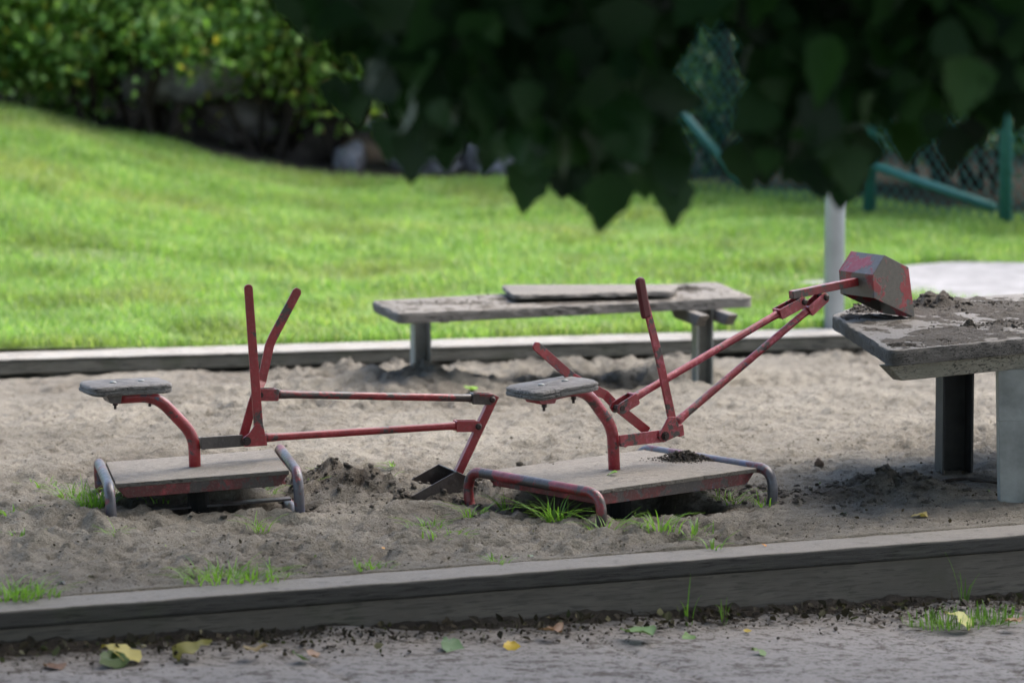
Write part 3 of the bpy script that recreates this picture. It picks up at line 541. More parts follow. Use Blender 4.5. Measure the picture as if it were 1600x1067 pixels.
# ---------------------------------------------------------------- sand diggers
def digger(px0, C, azb, tilt, Lx, Ly, zt_, az, P, label, mats, bucket):
    """C: centre on the sand; azb: platform angle; az: arm angle; P: side-view points of the arm measured as photo pixels."""
    r = empty('sand_digger', (C.x, C.y, 0), label, 'toy digger', 'sandbox diggers')
    R = Matrix.Translation((C.x + (.02 if bucket == 'B' else 0), C.y, 0)) @ Matrix.Rotation(azb, 4, 'Z') @ Matrix.Rotation(-tilt, 4, 'Y')
    def L(x, y, z): return R @ Vector((x, y, z))
    hy = Ly / 2; rt = .0145
    for sx, mt in ((-1, mats['loopL']), (1, mats['loopR'])):
        x = sx * Lx / 2; pts = [L(x, -hy, -.022), L(x, -hy, zt_), L(x, hy, zt_), L(x, hy, -.022)]
        MB().tube(fillet(pts, .055, 9, True), rt, 16, closed=True).build('foot_loop', mt, r, smooth=True)
    b = MB(); z1 = zt_ + .002; w_ = Lx / 2 - rt - .004; yy = hy - .045
    N_ = 30; V = []; g = random.Random(int(px0))
    out = [(-w_ + 2 * w_ * i / N_, -yy + .002 * g.uniform(-1, 1)) for i in range(N_ + 1)] + [(w_ - .001, -yy + 2 * yy * i / N_) for i in range(1, N_)] + [(w_ - 2 * w_ * i / N_, yy + .002 * g.uniform(-1, 1)) for i in range(N_ + 1)] + [(-w_ + .001, yy - 2 * yy * i / N_) for i in range(1, N_)]
    b.prism([L(x, y, z1) for x, y in out], (0, 0, 0), tuple(L(0, 0, -.012) - L(0, 0, 0))); b.build('platform', PLATWOOD, r, bevel=.002)
    b = MB(); z0 = z1 - .0125
    for s in (-1, 1):
        yv = s * (yy - .008); b.prism([L(-w_ + .002, yv, z0), L(w_ - .002, yv, z0), L(w_ - .03, yv, z0 - .03), L(-w_ + .03, yv, z0 - .03)], (0, 0, 0), tuple(L(0, -s * .004, 0) - L(0, 0, 0)))
    for s in (-1, 1):
        b.prism([L(s * (w_ - .02), -yy + .014, z0), L(s * (w_ - .02), yy - .014, z0), L(s * (w_ - .02), yy - .014, z0 - .028), L(s * (w_ - .02), -yy + .014, z0 - .028)], (0, 0, 0), tuple(L(-s * .004, 0, 0) - L(0, 0, 0)))
    b.build('platform_frame', RED_DIRTY, r, bevel=.001)
    MB().tube([L(0, 0, -.22), L(0, 0, z0 - .001)], .03, 16).build('pedestal', BLACKST, r, smooth=False)
    if bucket == 'A': b = MB(); b.prism([L(-Lx / 2, -.02, .0), L(Lx / 2, -.02, .0), L(Lx / 2, .02, .0), L(-Lx / 2, .02, .0)], (0, 0, 0), (0, 0, .006)); b.build('ground_bar', STEEL_DARK, r)
    # arm plane
    d = Vector((math.cos(az), math.sin(az), 0)); nr = Vector((math.sin(az), -math.cos(az), 0))       # along the arm, towards the viewer
    def A(p, off=0.0):
        q = ray(*p); o = C + nr * off; t = ((o - Vector((0, 0, H))).dot(nr)) / q.dot(nr); return Vector((0, 0, H)) + q * t
    def plate(pp, o0, o1, name, mat, par, bev=.0015, rnd=0):
        Q = [A(p, (o0 + o1) / 2) for p in pp]
        if rnd: Q = fillet(Q, rnd, 5, True)
        return MB().prism(Q, nr * (o0 - (o0 + o1) / 2), nr * (o1 - (o0 + o1) / 2)).build(name, mat, par, bevel=bev)
    def barpoly(Q, wd):    # flat bar outline round a centre line in the arm plane
        Q = [Vector(q) for q in Q]; Lf = []; Rt = []
        for i, q in enumerate(Q):
            t = (Q[min(i + 1, len(Q) - 1)] - Q[max(i - 1, 0)]).normalized(); s = t.cross(nr).normalized(); ww = wd[i] if isinstance(wd, list) else wd; Lf.append(q + s * ww / 2); Rt.append(q - s * ww / 2)
        # rounded far end
        q = Q[-1]; t = (Q[-1] - Q[-2]).normalized(); s = t.cross(nr).normalized(); ww = wd[-1] if isinstance(wd, list) else wd
        arc = [q + s * math.cos(a) * ww / 2 + t * math.sin(a) * ww * .42 for a in [math.pi * k / 8 for k in range(1, 8)]]
        return Lf + arc + Rt[::-1]
    # post + seat
    MB().tube(fillet([A((P['post'][0][0], P['post'][0][1] + 8))] + [A(p) for p in P['post'][1:]], .11, 12), .0165, 20).build('seat_post', mats['post'], r, smooth=True)
    sc_ = A(P['seat']); sl, sw = P['seatdim']; tl = math.radians(P['seattilt']); du = (d * math.cos(tl) + Vector((0, 0, math.sin(tl)))).normalized(); dn = nr.cross(du) * -1
    if dn.z < 0: dn = -dn
    corners = [(-1, 1), (1, 1), (1, -1), (-1, -1)]; base = [sc_ + du * (a * sl / 2) + nr * (c * sw / 2) for a, c in corners]
    base = fillet(base, .035, 5, True); out = []
    for i in range(len(base)):
        a, c = base[i], base[(i + 1) % len(base)]; k = max(1, int((c - a).length / .008)); out += [a + (c - a) * t / k for t in range(k)]
    n = len(out); V = []; lv = ((0, .008), (-.004, .001), (-.010, .0), (-.013, .003), (-.018, .0), (-.024, .002), (-.027, .010)); g = np.random.default_rng(int(px0) + 1)
    for l, (dz, ins) in enumerate(lv):
        for i, p in enumerate(out):
            dd = (p - sc_).normalized(); j = .004 * vn(i * .5, l * 2.1, 1, 3) + .0025 * vn(i * 2.1, l, 1, 8); V.append(p - dd * (ins + j) + dn * (dz + .0015 * vn(i * .2, 1, 1, 4)))
    Fc = [tuple(range(n)), tuple((len(lv) - 1) * n + i for i in range(n - 1, -1, -1))] + [(l * n + i, l * n + (i + 1) % n, (l + 1) * n + (i + 1) % n, (l + 1) * n + i) for l in range(len(lv) - 1) for i in range(n)]
    st = shade_auto(MB().add(V, Fc).build('seat', SEATWOOD, r), 40)
    for s in (-.035, .045):
        q = sc_ + du * s; MB().tube([q + dn * .0, q + dn * .004], [.011, .006], 12).build('bolt', GALV, st, smooth=True)
    plate(P['sbr'], -.035, .035, 'seat_bracket', mats['cheek'], r)
    for p in P['sbolts']:
        q = A(p); MB().tube([q + Vector((0, 0, .012)), q - Vector((0, 0, .004))], .0075, 6).tube([q - Vector((0, 0, .004)), q - Vector((0, 0, .014))], .004, 8).build('bolt', BOLT, r)
    # swing bracket: two cheeks from the post
    plate(P['cheek'], .026, .031, 'cheek_plate', mats['cheek'], r); plate(P['cheek'], -.034, -.029, 'cheek_plate', mats['cheek'], r)
    plate(P['cheekend'], -.028, .025, 'end_plate', mats['cheek'], r)
    # lower arm with near lever
    low = plate(P['brk'], .032, .038, 'lever_bracket', mats['tube'], r)
    plate(P['brk2'], -.026, .031, 'bracket_web', mats['tube'], low)
    q = A(P['pivot'], .038); MB().tube([q, q + nr * .004], .0125, 16).tube([q + nr * .004, q + nr * .010], .0085, 8).build('pivot_bolt', BOLT, r)
    Q = [A(p, .030) for p in P['near']]; b = MB(); b.prism(barpoly(Q, P['nearw']), nr * -.004, nr * .004); b.build('near_lever', mats['lever'], r, bevel=.0015)
    lv_ = bpy.data.objects[b and r.children[-1].name]
    if 'grip' in P:
        Q = [A(p, .030) for p in P['grip']]; MB().prism(barpoly(Q, .029), nr * -.0085, nr * .0085).build('grip', plain('dark_red_grip', (.085, .006, .010), .45, 0, .15, 30), lv_, bevel=.006)
    Q = [A(p, o) for p, o in P['far']]; wd = .026; b = MB()
    for i in range(len(Q) - 1):
        pass
    V = []
    for i, q in enumerate(Q):
        t = (Q[min(i + 1, len(Q) - 1)] - Q[max(i - 1, 0)]).normalized(); s = t.cross(nr).normalized(); n3 = s.cross(t).normalized()
        for a, c in ((1, 1), (1, -1), (-1, -1), (-1, 1)): V.append(q + s * wd / 2 * a + n3 * .0035 * c)
    t = (Q[-1] - Q[-2]).normalized(); s = t.cross(nr).normalized(); n3 = s.cross(t).normalized()
    V[-4:] = V[-4:]
    for a, c in ((1, 1), (1, -1), (-1, -1), (-1, 1)): V.append(Q[-1] + t * .010 + s * wd / 2 * a * .55 + n3 * .0035 * c)
    m_ = len(V) // 4; Fc = [(3, 2, 1, 0), tuple((m_ - 1) * 4 + k for k in range(4))] + [(i * 4 + k, i * 4 + (k + 1) % 4, i * 4 + 4 + (k + 1) % 4, i * 4 + 4 + k) for i in range(m_ - 1) for k in range(4)]
    MB().add(V, Fc).build('far_lever', mats['far'], r, bevel=.0012)
    for key, nm, mt in (('up', 'upper_arm', mats['tubeU']), ('lo', 'lower_arm', mats['tube'])):
        a_, c_ = A(P[key][0]), A(P[key][1]); t = (c_ - a_).normalized(); rr = .0105
        arm = MB().tube([a_, a_ + t * .012, a_ + t * .05, c_ - t * .025, c_ - t * .01, c_], [.0125, .0125, rr, rr, .0115, .0115], 18).build(nm, mt, r, smooth=True)
        # clevis at the bucket end: two cheeks and a pin
        for s in (1, -1):
            Qc = barpoly([A(P[key][1]) - t * .004, A(P[key + 'p']) - t * .003], .031); MB().prism([x + nr * (s * .0155) for x in Qc], nr * -.002, nr * .002).build('clevis', mt, arm, bevel=.001)
        MB().box(A(P[key][1]), .008, .034, .029, Matrix((t, nr, t.cross(nr))).transposed()).build('clevis', mt, arm, bevel=.002)
        q = A(P[key + 'p']); MB().tube([q - nr * .022, q + nr * .020, q + nr * .0235], [.0095, .0095, .0055], 14).build('pin', BOLT, arm)
    a_, c_ = A(P['upc'][0]), A(P['upc'][1]); arm = [o for o in r.children if o.name.startswith('upper_arm')][0]; t = (c_ - a_).normalized()
    for s in (1, -1): MB().prism([x + nr * (s * .017) for x in barpoly([c_, a_], .033)], nr * -.002, nr * .002).build('clevis', mats['tubeU'], arm, bevel=.001)
    MB().box(c_, .008, .037, .031, Matrix((t, nr, t.cross(nr))).transposed()).build('clevis', mats['tubeU'], arm, bevel=.002)
    MB().tube([a_ - nr * .03, a_ + nr * .021], .008, 12).build('pin', BOLT, arm)
    # bucket arm and bucket
    a_, c_ = A(P['barm'][0]), A(P['barm'][1]); t = (c_ - a_).normalized(); s = t.cross(nr).normalized()
    if bucket == 'B' and s.z < 0: s = -s
    ba = MB().box((a_ + c_) / 2, (c_ - a_).length, .021, .023, Matrix((t, nr, s)).transposed()).build('bucket_arm', mats['barm'], r, bevel=.0015)
    v = s if bucket == 'B' else -s
    if bucket == 'A': v = Vector((0, 0, 1)) - t * t.z; v = -v.normalized() ; v = v if v.dot(d) > 0 else -v
    k = P.get('bk', 1.0)
    prof = [(0, -.035), (0, .033), (.05, .079), (.134, .033), (.118, -.125)] if bucket == 'A' else [(0, -.042), (0, .026), (.05, .075), (.134, .026), (.145, -.122)]; ctr = c_
    def S(u_, w__): return ctr + t * (u_ * k) + v * (w__ * k)
    hw = .075; th = .003; pl = [S(*p) for p in prof]; b = MB()
    bk = MB()
    for sgn in (1, -1): bk.prism([p + nr * (sgn * hw) for p in pl], nr * (-.0015), nr * .0015)
    cen = sum(pl, Vector()) / 5
    for i in range(4):
        p, q = pl[i], pl[i + 1]; e = (q - p).normalized(); nrm = nr.cross(e).normalized()
        if nrm.dot(cen - p) < 0: nrm = -nrm
        bk.prism([p + nr * -(hw - .0016), q + nr * -(hw - .0016), q + nr * (hw - .0016), p + nr * (hw - .0016)], nrm * .0004, nrm * (th + .0004))
    bko = bk.build('bucket', mats['bucket'], r, bevel=.0008)
    return r, A, nr, d
PA = dict(post=[(305, 733), (303, 680), (244, 618), (178, 622)], seat=(196, 597), seatdim=(.235, .165), seattilt=0.5,
    sbr=[(159, 613), (186, 613), (184, 628), (168, 628)], sbolts=[(180, 631), (234, 627)],
    cheek=[(313, 683), (379, 679), (384, 697), (315, 702)], cheekend=[(313, 684), (317, 684), (317, 701), (313, 701)],
    brk=[(378, 685), (389, 677), (399, 663), (411, 663), (414, 677), (415, 696), (382, 698)], brk2=[(406, 678), (412, 678), (413, 694), (407, 694)], pivot=(385, 689),
    near=[(405, 682), (396, 560), (388, 450)], nearw=[.026, .025, .024],
    far=[((378, 690), -.022), ((394, 632), -.022), ((401, 612), -.024), ((409, 595), -.05), ((421, 540), -.055), ((426, 528), -.055), ((464, 456), -.058)],
    up=[(432, 616), (738, 622)], upp=(766, 623), upc=[(404, 616), (431, 616)], lo=[(412, 684), (713, 665)], lop=(744.5, 665),
    barm=[(773, 617), (716, 738)])
PB = dict(post=[(960, 728), (957, 668), (912, 605), (838, 622)], seat=(862, 599), seatdim=(.225, .165), seattilt=4,
    sbr=[(824, 613), (862, 611), (856, 628), (834, 630)], sbolts=[(850, 634), (896, 622)],
    cheek=[(967, 680), (1036, 671), (1040, 690), (970, 698)], cheekend=[(967, 681), (971, 681), (971, 697), (967, 697)],
    brk=[(1029, 676), (1035, 669), (1044, 651), (1055, 651), (1059, 661), (1062, 679), (1036, 691), (1029, 685)], brk2=[(1050, 664), (1058, 661), (1060, 678), (1053, 681)], pivot=(1039, 681),
    near=[(1052, 664), (1030, 560), (1003, 452)], nearw=[.026, .024, .020], grip=[(1010, 497), (1000, 440)],
    far=[((1012, 674), -.022), ((975, 644), -.022), ((962, 634), -.024), ((946, 617), -.05), ((912, 600), -.055), ((892, 588), -.055), ((838, 541), -.058)],
    up=[(988, 623), (1216, 490)], upp=(1251, 471), upc=[(966, 637), (990, 622)], lo=[(1056, 660), (1262, 485)], lop=(1285, 464),
    barm=[(1236, 461), (1338, 440)])
mA = dict(loopL=METAL_TUBE, loopR=METAL_TUBE, post=RED_A, cheek=STEEL_DARK, tube=RED_A, tubeU=RED_WORN, lever=RED_A, far=RED_A, barm=RED_A, bucket=STEEL_DARK)
mB = dict(loopL=RED_WORN, loopR=METAL_TUBE, post=RED_PINK, cheek=RED_PINK, tube=RED_PINK, tubeU=RED_PINK, lever=RED_PINK, far=RED_A, barm=RED_WORN, bucket=BUCKET_MIX)
rA, AA, nrA, dA = digger(305, A_C, math.radians(9), math.radians(3.2), .51, .50, .112, math.radians(20), PA, 'red sandbox digger at the left with its bucket pushed into the sand', mA, 'A')
rB, AB, nrB, dB = digger(960, B_C, math.radians(40), math.radians(.5), .63, .56, .096, math.radians(35), PB, 'faded red sandbox digger at the right with its arm raised and bucket on the table', mB, 'B')

# ---------------------------------------------------------------- stones, stick, tufts, fallen leaves
q = sand_at(1279, 726); rock((q.x, q.y, q.z + .008), (.012, .011, .013), 'small brown pebble standing on the sand right of the diggers', 40, plain('brown_pebble', (.14, .10, .075), .8, 0, .3, 60))
pts = [sand_at(*p) + Vector((0, 0, .008)) for p in ((1474, 756), (1500, 752), (1530, 754), (1568, 760))]; o = MB().tube(fillet(pts, .1, 4), [.005] * 6 + [.006] * 4 + [.004] * 2, 8).build('stick', BARK, None, smooth=True, root=pts[0]); tag(o, 'dark crooked stick on the sand below the right table', 'stick')
TUFT = leafmat('tuft_grass', [(0, (.08, .19, .02)), (.5, (.14, .28, .035)), (.85, (.20, .34, .06)), (1, (.38, .35, .17))], .4, .45, .35, 1.5)
def tuft(p, n, h, spread, seed, label, group, mat=TUFT, wd=.0019, up=.55, name='grass_tuft'):
    g = np.random.default_rng(seed); b = MB(); p = Vector(p); b.V.append(tuple(p - Vector((0, 0, .02))))
    for i in range(n):
        a = g.uniform(0, 2 * math.pi); rr = spread * g.random() ** .7; q = p + Vector((rr * math.cos(a), rr * math.sin(a), 0)); q.z = p.z - .004
        hh = h * g.uniform(.4, 1.15); a2 = a + g.normal() * .8; ln = hh * g.uniform(.15, 1.0) / up; dd = Vector((math.cos(a2), math.sin(a2), 0)); s = Vector((-dd.y, dd.x, 0)); w0 = wd * g.uniform(.6, 1.3); V = []
        tz = g.uniform(.1, .5)
        for k in range(6):
            t = k / 5; c = q + dd * (ln * t ** 1.6) + Vector((0, 0, hh * (t - tz * t ** 3))); ww = w0 * (1 - t ** 2.2) + .0002; V += [c - s * ww + Vector((0, 0, 0)), c + Vector((0, 0, -.0006)), c + s * ww]
        k_ = len(b.V); b.F.append((0, k_, k_ + 2)); b.add(V, [(k * 3, k * 3 + 1, k * 3 + 4, k * 3 + 3) for k in range(5)] + [(k * 3 + 1, k * 3 + 2, k * 3 + 5, k * 3 + 4) for k in range(5)])
    o = b.build(name, mat, None, smooth=True, root=p); return tag(o, label, 'grass tuft', group)
GT = 'grass tufts growing in the sand'
for i, (px, py, n, h, sp, lb) in enumerate((
    (870, 816, 60, .085, .035, 'dense bright tuft under the front of the right digger platform'),
    (948, 838, 22, .075, .035, 'thin tuft at the front foot of the right digger'),
    (1030, 828, 34, .07, .05, 'spiky tuft in front of the right digger platform'),
    (1085, 832, 16, .05, .05, 'loose low tuft right of the spiky tuft'),
    (1140, 786, 26, .055, .04, 'small tuft inside the right foot loop of the right digger'),
    (745, 806, 22, .05, .04, 'short tuft under the left foot loop of the right digger'),
    (790, 800, 12, .06, .02, 'thin upright tuft under the tube of the right digger'),
    (668, 822, 26, .035, .05, 'low dry tuft in front of the dug in bucket'),
    (700, 838, 30, .035, .07, 'flattened grass patch left of the right digger'),
    (150, 795, 90, .085, .045, 'large tuft inside the left foot loop of the left digger'),
    (112, 778, 30, .06, .05, 'leaning grass left of the left digger'),
    (180, 838, 12, .045, .015, 'tiny tuft below the left foot of the left digger'),
    (410, 776, 60, .045, .05, 'tuft behind the left digger platform at its right side'),
    (250, 776, 50, .035, .09, 'low grass in the shade under the left digger'),
    (405, 826, 14, .05, .03, 'pale sprig in front of the right foot of the left digger'),
    (470, 765, 14, .06, .03, 'small tuft beside the right loop of the left digger'),
    (340, 908, 90, .055, .09, 'wide tuft at the near kerb, left part'),
    (400, 905, 60, .045, .07, 'wide tuft at the near kerb, right part'),
    (20, 932, 70, .055, .06, 'tuft at the near kerb by the left photo edge'),
    (60, 928, 25, .04, .05, 'thin tuft at the kerb just right of the left edge tuft'),
    (578, 886, 36, .028, .05, 'low broad leaved weed patch at the middle of the near kerb'),
    (775, 878, 16, .03, .03, 'tiny green tuft at the near kerb below the right digger'),
    (1115, 856, 10, .045, .02, 'slender sprig near the kerb right of centre'),
    (1190, 792, 12, .05, .03, 'small sprig at the right foot of the right digger'),
    (522, 748, 14, .05, .02, 'upright sprig on the sand mound between the diggers'),
    (612, 734, 10, .055, .015, 'tall thin sprig behind the sand mound'),
    (603, 746, 12, .03, .02, 'short sprig behind the sand mound'),
    (15, 800, 18, .03, .05, 'flat grass at the left photo edge'),
    (60, 760, 18, .035, .05, 'sparse sprigs left of the left digger'),
    (30, 838, 18, .02, .06, 'dry low grass left of the left digger'))):
    tuft(sand_at(px, py), int(n * 1.0), h * 1.1, sp * 1.15, 100 + i, lb, GT)
def pave_at(px, py, up=.0):
    p = G(px, py, -.15)
    for _ in range(6): p = G(px, py, pave_z(p.x) + up)
    return p
SHADEG = leafmat('shaded_grass', [(0, (.05, .12, .015)), (.6, (.09, .19, .03)), (1, (.20, .22, .07))], .35, .5, .3)  # darker copy of the tuft grass, kerb-foot shade put into its colour
for i, (px, py, n, h, sp, lb) in enumerate(((1075, 972, 7, .13, .012, 'tall blades growing up against the near kerb'), (1507, 946, 9, .15, .012, 'tall blades against the near kerb at the right'), (1480, 972, 110, .05, .12, 'mossy grass patch at the kerb foot, right side'), (1560, 966, 80, .05, .1, 'grass patch at the kerb foot by the right photo edge'), (1135, 968, 6, .08, .015, 'faint thin blades at the kerb foot'))):
    tuft(pave_at(px, py, .02), n, h, sp, 200 + i, lb, 'grass at the foot of the near kerb', SHADEG, .0017, 2.2)
def fleaf(p, s, col_, label, seed, az, tilt=.3, group='fallen leaves', trans=.15):
    g = np.random.default_rng(seed); T, Fc = leaf_tpl('big'); T = T.copy(); T[:, 2] += .18 * np.sin(T[:, 1] * 3 + seed) * .6 + .12 * np.abs(T[:, 0]) * math.sin(seed) + .05 * g.normal(size=len(T)); T[:, 0] *= 1.15; T[:, 1] -= .5
    R = Matrix.Rotation(az, 3, 'Z') @ Matrix.Rotation(tilt, 3, 'X'); V = [Vector(p) + R @ (Vector(t) * s) + Vector((0, 0, s * .05)) for t in T]
    m = leafmat('leaf_' + str(seed), [(0, col_), (1, col_)], trans, .55, .3); n = m.node_tree
    o = mesh('fallen_leaf', V, Fc, m, None, True, root=p); return tag(o, label, 'leaf', group)
for i, (px, py, s, c, lb, az, up_) in enumerate((
    (190, 1018, .085, (.33, .28, .05), 'large curled yellow leaf on the pavement at lower left', 1.3, .03),
    (175, 1030, .06, (.05, .09, .02), 'dark green leaf half under the large yellow leaf', .4, .02),
    (303, 1020, .085, (.26, .23, .06), 'olive yellow folded leaf right of the large yellow leaf', -1.2, .02),
    (396, 1014, .05, (.20, .14, .05), 'small tan upright leaf against the kerb foot', .3, .03),
    (83, 1040, .045, (.14, .07, .035), 'small brown leaf at the lower left corner', 1.0, .01),
    (470, 1024, .04, (.07, .12, .03), 'small green leaf right of the tan leaf', 2.0, .02),
    (486, 1019, .035, (.22, .13, .08), 'tiny pinkish brown leaf by the kerb foot', 1.0, .02),
    (703, 1009, .055, (.07, .15, .06), 'bluish green leaf on the dirt left of the small yellow leaf', .6, .01),
    (798, 1009, .035, (.55, .38, .04), 'small bright yellow leaf below the kerb, centre', .2, .01),
    (860, 985, .05, (.19, .10, .05), 'brown leaf against the kerb foot, centre', 1.2, .03),
    (996, 986, .07, (.10, .19, .045), 'green leaf at the kerb foot right of centre', 1.2, .03),
    (1075, 993, .03, (.12, .22, .06), 'small green leaf right of the larger green leaf', .3, .01),
    (1167, 984, .018, (.45, .33, .05), 'tiny yellow leaf on the dirt', .3, .01),
    (1190, 1022, .045, (.10, .17, .04), 'narrow green leaf lying flat on the paving at right', 1.5, .0),
    (1497, 970, .065, (.36, .35, .09), 'pale yellow leaf on the grass patch at lower right', 1.2, .03),
    (1582, 970, .04, (.22, .13, .06), 'brown leaf near the right photo edge', .7, .03))):
    fleaf(pave_at(px, py, up_), s * 1.2, c, lb, 300 + i, az, .25 + .2 * (i % 3))
for i, (px, py, s, c, lb, az) in enumerate((
    (1437, 807, .045, (.42, .34, .13), 'pale tan leaf on the sand below the right table', 1.4),
    (1316, 803, .025, (.03, .035, .015), 'small dark leaf on the sand left of the pale tan leaf', 1.2),
    (299, 831, .02, (.22, .32, .09), 'small light green leaf in front of the left digger', 1.4),
    (142, 844, .02, (.24, .40, .05), 'bright green scrap of leaf at the left of the sand', 1.0),
    (1194, 851, .014, (.50, .20, .03), 'tiny orange leaf near the kerb at right', 1.0),
    (598, 856, .012, (.45, .22, .04), 'tiny orange leaf near the kerb left of centre', 1.0),
    (447, 879, .018, (.35, .18, .08), 'tiny reddish leaf beside the kerb tuft', 1.0),
    (100, 876, .016, (.45, .45, .40), 'whitish scrap of leaf on the sand at lower left', .4),
    (828, 868, .016, (.30, .40, .28), 'pale scrap of leaf on the sand at lower centre', .4),
    (735, 605, .05, (.16, .30, .03), 'bright green leaf on the sand under the far bench', 1.2),
    (1112, 849, .018, (.10, .06, .04), 'tiny brown leaf on the sand near the kerb', .4),
    (664, 887, .02, (.05, .04, .03), 'dark leaf scrap beside the weed patch', .4),
    (95, 912, .03, (.03, .028, .025), 'dark curled leaf scrap near the kerb at lower left', 1.4))):
    fleaf(sand_at(px, py), s, c, lb, 340 + i, az, .3, 'leaves lying on the sand')
q = L_ = AB((955, 744)); 
fleaf(Vector((q.x + .0, q.y - .10, .103)), .028, (.20, .36, .05), 'small green leaf lying on the right digger platform', 360, 1.5, .1, 'leaves lying on the sand')
# sand heap on the right digger platform
q = G(1068, 716, .105); g = np.random.default_rng(90); k = 420; P = np.stack([g.normal(q.x, .045, k), g.normal(q.y, .025, k), np.zeros(k)], -1); e = np.exp(-((P[:, 0] - q.x) / .06) ** 2 - ((P[:, 1] - q.y) / .035) ** 2); P[:, 2] = .102 + .026 * e * g.random(k); V, Fa = blobs(P, .002 + .008 * e * g.random(k), .8, 91)
tag(bigmesh('sand_lump', V, Fa, sandmat('clump_sand', (.07, .06, .05), (.18, .16, .135))), 'small pile of sand on the right digger platform', 'sand', None, 'stuff')
# soil crumbs and leaf litter by the kerb foot
g = np.random.default_rng(56); k = 3000; lx = g.uniform(-1.6, 1.9, k); dd_ = np.abs(g.normal(0, .11, k)); ly = near_y(lx) - dd_; rr_ = .0012 + .006 * g.random(k) ** 4
V, Fa = blobs(np.stack([lx, ly, pave_z(lx) + .03 * np.exp(-dd_ / .08) + .008], -1), rr_, .7, 58); tag(bigmesh('soil_crumbs', V, Fa, SOIL), 'dark soil crumbs spilling from the kerb foot onto the paving', 'soil', None, 'stuff')
g = np.random.default_rng(55); k = 900; lx = g.uniform(-1.5, 1.7, k); ly = near_y(lx) - .01 - np.abs(g.normal(0, .07, k)); P = np.stack([lx, ly, pave_z(lx) + .03 - .15 * (near_y(lx) - ly) * .6 + .006], -1)
P[:, 2] = np.maximum(P[:, 2], pave_z(lx) + .008)
V, Fa = leaf_mesh(P, .008 + .024 * g.random(k) ** 2, 56, 'small', -.1)
tag(bigmesh('leaf_litter', V, Fa, leafmat('litter', [(0, (.018, .013, .010)), (.7, (.05, .038, .025)), (.93, (.07, .08, .03)), (1, (.24, .20, .12))], .1, .7, .2)), 'dark broken leaf litter along the foot of the kerb', 'leaf litter', None, 'stuff')
k = 700; lx = g.uniform(-1.6, 1.9, k); ly = near_y(lx) + .2 + g.random(k) ** 1.5 * 2.2; V, Fa = leaf_mesh(np.stack([lx, ly, sand_z(lx, ly) + .003], -1), .004 + .012 * g.random(k) ** 3, 57, 'small', -.1)
tag(bigmesh('plant_debris', V, Fa, leafmat('debris', [(0, (.03, .02, .015)), (.6, (.09, .065, .04)), (.85, (.30, .26, .16)), (1, (.16, .26, .06))], .1, .8, .2)), 'tiny bits of dry leaf and straw on the sand', 'plant debris', None, 'stuff')

# ---------------------------------------------------------------- foreground tree hanging over the view
ft = empty('overhanging_tree', (3.9, 4.6, -.3), 'dark leafy tree in the near foreground with drooping pointed leaves across the top', 'tree')
bx = [0, 370, 400, 430, 470, 505, 530, 560, 600, 640, 700, 770, 790, 812, 835, 860, 900, 925, 940, 960, 985, 1010, 1040, 1056, 1064, 1100, 1150, 1165, 1190, 1240, 1280, 1310, 1338, 1352, 1400, 1425, 1480, 1520, 1540, 1570, 1600, 1700]
by = [-80, -60, 20, 90, 100, 140, 150, 180, 235, 286, 255, 262, 285, 340, 300, 290, 330, 345, 374, 345, 300, 310, 355, 335, 130, 90, 130, 290, 300, 300, 322, 336, 318, 190, 240, 245, 278, 205, 240, 215, 205, 300]
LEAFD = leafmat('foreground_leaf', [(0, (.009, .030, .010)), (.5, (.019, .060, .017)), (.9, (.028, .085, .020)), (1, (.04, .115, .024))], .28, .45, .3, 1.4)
g = np.random.default_rng(21); parts = []
# twigs with leaves: dense screen between 5.6 and 7.6 m, thinner crown above
def crownpts(n, x0, x1, y0, y1, z0, z1): return np.stack([g.uniform(x0, x1, n), g.uniform(y0, y1, n), g.uniform(z0, z1, n)], -1)
P = np.concatenate([crownpts(15000, -.8, 1.9, 7.0, 8.7, .95, 2.0), crownpts(16000, -3, 4, 5.0, 9.5, 1.95, 2.7)])
cl = fb(P[:, 0] * 1.0 + P[:, 2] * .7, P[:, 1], .7, 3, 70); P = P[cl > -.22 * (P[:, 2] < 2.2) - .12]
# gentle droop: keep only leaves above the crown's lower outline
S = g.uniform(.05, .13, len(P)); px, py = proj(P); px2, py2 = proj(P - np.stack([0 * S, 0 * S, S], -1))
bound = np.minimum(np.minimum(np.interp(px, bx, by), np.interp(px - 28, bx, by)), np.interp(px + 28, bx, by)); thin = np.interp(px, [0, 380, 480, 530, 600, 1700], [1, .04, .10, .45, .8, 1])
keep = ((py2 < bound + 6 * g.normal(size=len(P))) & ((g.random(len(P)) < thin) | (py2 < -120))); P = P[keep]; S = S[keep]
V, Fa = leaf_mesh(P, S, 22, 'big', .6, (0, -.35, .6)); parts.append((V, Fa))
U = crownpts(115000, -7.0, 8.5, -1.0, 12.9, 2.6, 5.2); Uc = fb(U[:, 0], U[:, 1], .9, 3, 71); U = U[Uc > -.3]; qx, qy = proj(U - [0, 0, .15]); U = U[(qy < -60) | (U[:, 1] < 1)]
UV, UF = leaf_mesh(U, g.uniform(.10, .15, len(U)), 23, 'small', .5)
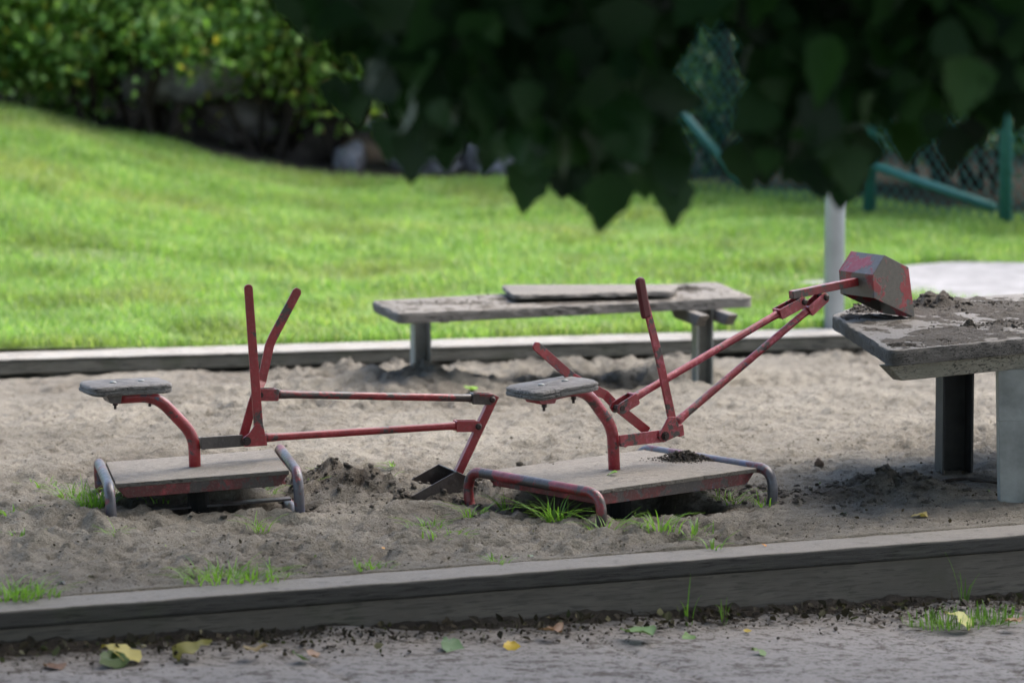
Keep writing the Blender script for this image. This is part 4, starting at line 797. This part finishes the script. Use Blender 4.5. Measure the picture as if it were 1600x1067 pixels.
# hero tips along the lower edge
heroes = [(1032, 325, .11), (1012, 318, .11), (1052, 318, .1), (1300, 300, .11), (1325, 290, .11), (815, 340, .12), (940, 375, .135), (1046, 362, .11), (1310, 337, .12), (1170, 305, .11), (640, 292, .11), (700, 278, .11), (600, 262, .1), (880, 322, .11), (760, 284, .1), (910, 330, .11), (965, 335, .11), (1200, 300, .11), (1245, 300, .11), (1280, 322, .11), (1335, 318, .11), (1415, 262, .1), (1480, 278, .1), (1500, 262, .1), (850, 300, .1), (990, 300, .1), (560, 205, .1), (530, 190, .09), (1590, 215, .1), (1540, 235, .1)]
T, Fc = leaf_tpl('big'); k0 = sum(len(a) for a, _ in parts); hv = []; hf = []
for i, (hx, hy, s) in enumerate(heroes):
    s *= .9; Yd = g.uniform(7.3, 8.1); tip = D(hx, hy - 3, Yd); dd = Vector((g.normal() * .16, g.normal() * .25, -1)).normalized(); nr = Vector((g.normal() * .5, -1, g.normal() * .2)); nr = (nr - dd * nr.dot(dd)).normalized(); sx_ = dd.cross(nr); o = tip - dd * s
    for t in T: hv.append(o + (sx_ * t[0] * .95 + dd * t[1] + nr * t[2]) * s)
    hf.append(Fc + k0 + i * len(T))
parts.append((np.array([v[:] for v in hv]), np.concatenate(hf))); off = 0; VV = []; FF = []
VV = np.concatenate([parts[0][0], parts[1][0], UV]); FF = np.concatenate([parts[0][1], parts[1][1], UF + len(parts[0][0]) + len(parts[1][0])])
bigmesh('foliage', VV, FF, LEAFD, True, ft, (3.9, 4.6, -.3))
b = MB(); b.tube(fillet([(3.9, 4.6, -.4), (3.85, 4.7, 1.4), (3.6, 5.0, 3.0), (3.2, 5.3, 4.6)], .8, 6), [.2] * 1 + [.17] * 7 + [.14] * 7 + [.08], 14); b.build('trunk', BARK, ft, smooth=True)
for (pts, r0) in (([(3.85, 4.7, 1.7), (2.6, 5.6, 2.5), (1.0, 6.5, 2.35), (-.4, 6.9, 2.2)], .055), ([(3.7, 4.9, 2.4), (2.2, 4.4, 3.1), (.2, 4.2, 3.2), (-2.2, 4.6, 3.1)], .06), ([(3.6, 5.0, 2.9), (2.6, 7.2, 3.5), (1.2, 9.2, 3.9), (.2, 10.6, 4.0)], .06), ([(3.4, 5.2, 3.6), (1.4, 6.6, 4.2), (-1.6, 8.4, 4.3)], .06)):
    q = fillet(pts, .8, 6); n = len(q); MB().tube(q, [r0 * (1 - .75 * i / n) for i in range(n)], 10).build('branch', BARK, ft, smooth=True)
g = np.random.default_rng(404)
for i in range(16):
    x0 = g.uniform(-.3, 1.5); y0 = g.uniform(7.2, 8.4); q = fillet([(x0 + .25, y0 - .2, 2.25), (x0 + .1, y0, 1.95), (x0, y0 + .05, 1.72), (x0 - .05 + g.normal() * .05, y0 + .1, 1.52 + .1 * g.random())], .2, 5); n = len(q)
    MB().tube(q, [.007 * (1 - .7 * k / n) for k in range(n)], 7).build('twig', BARK, ft, smooth=True)
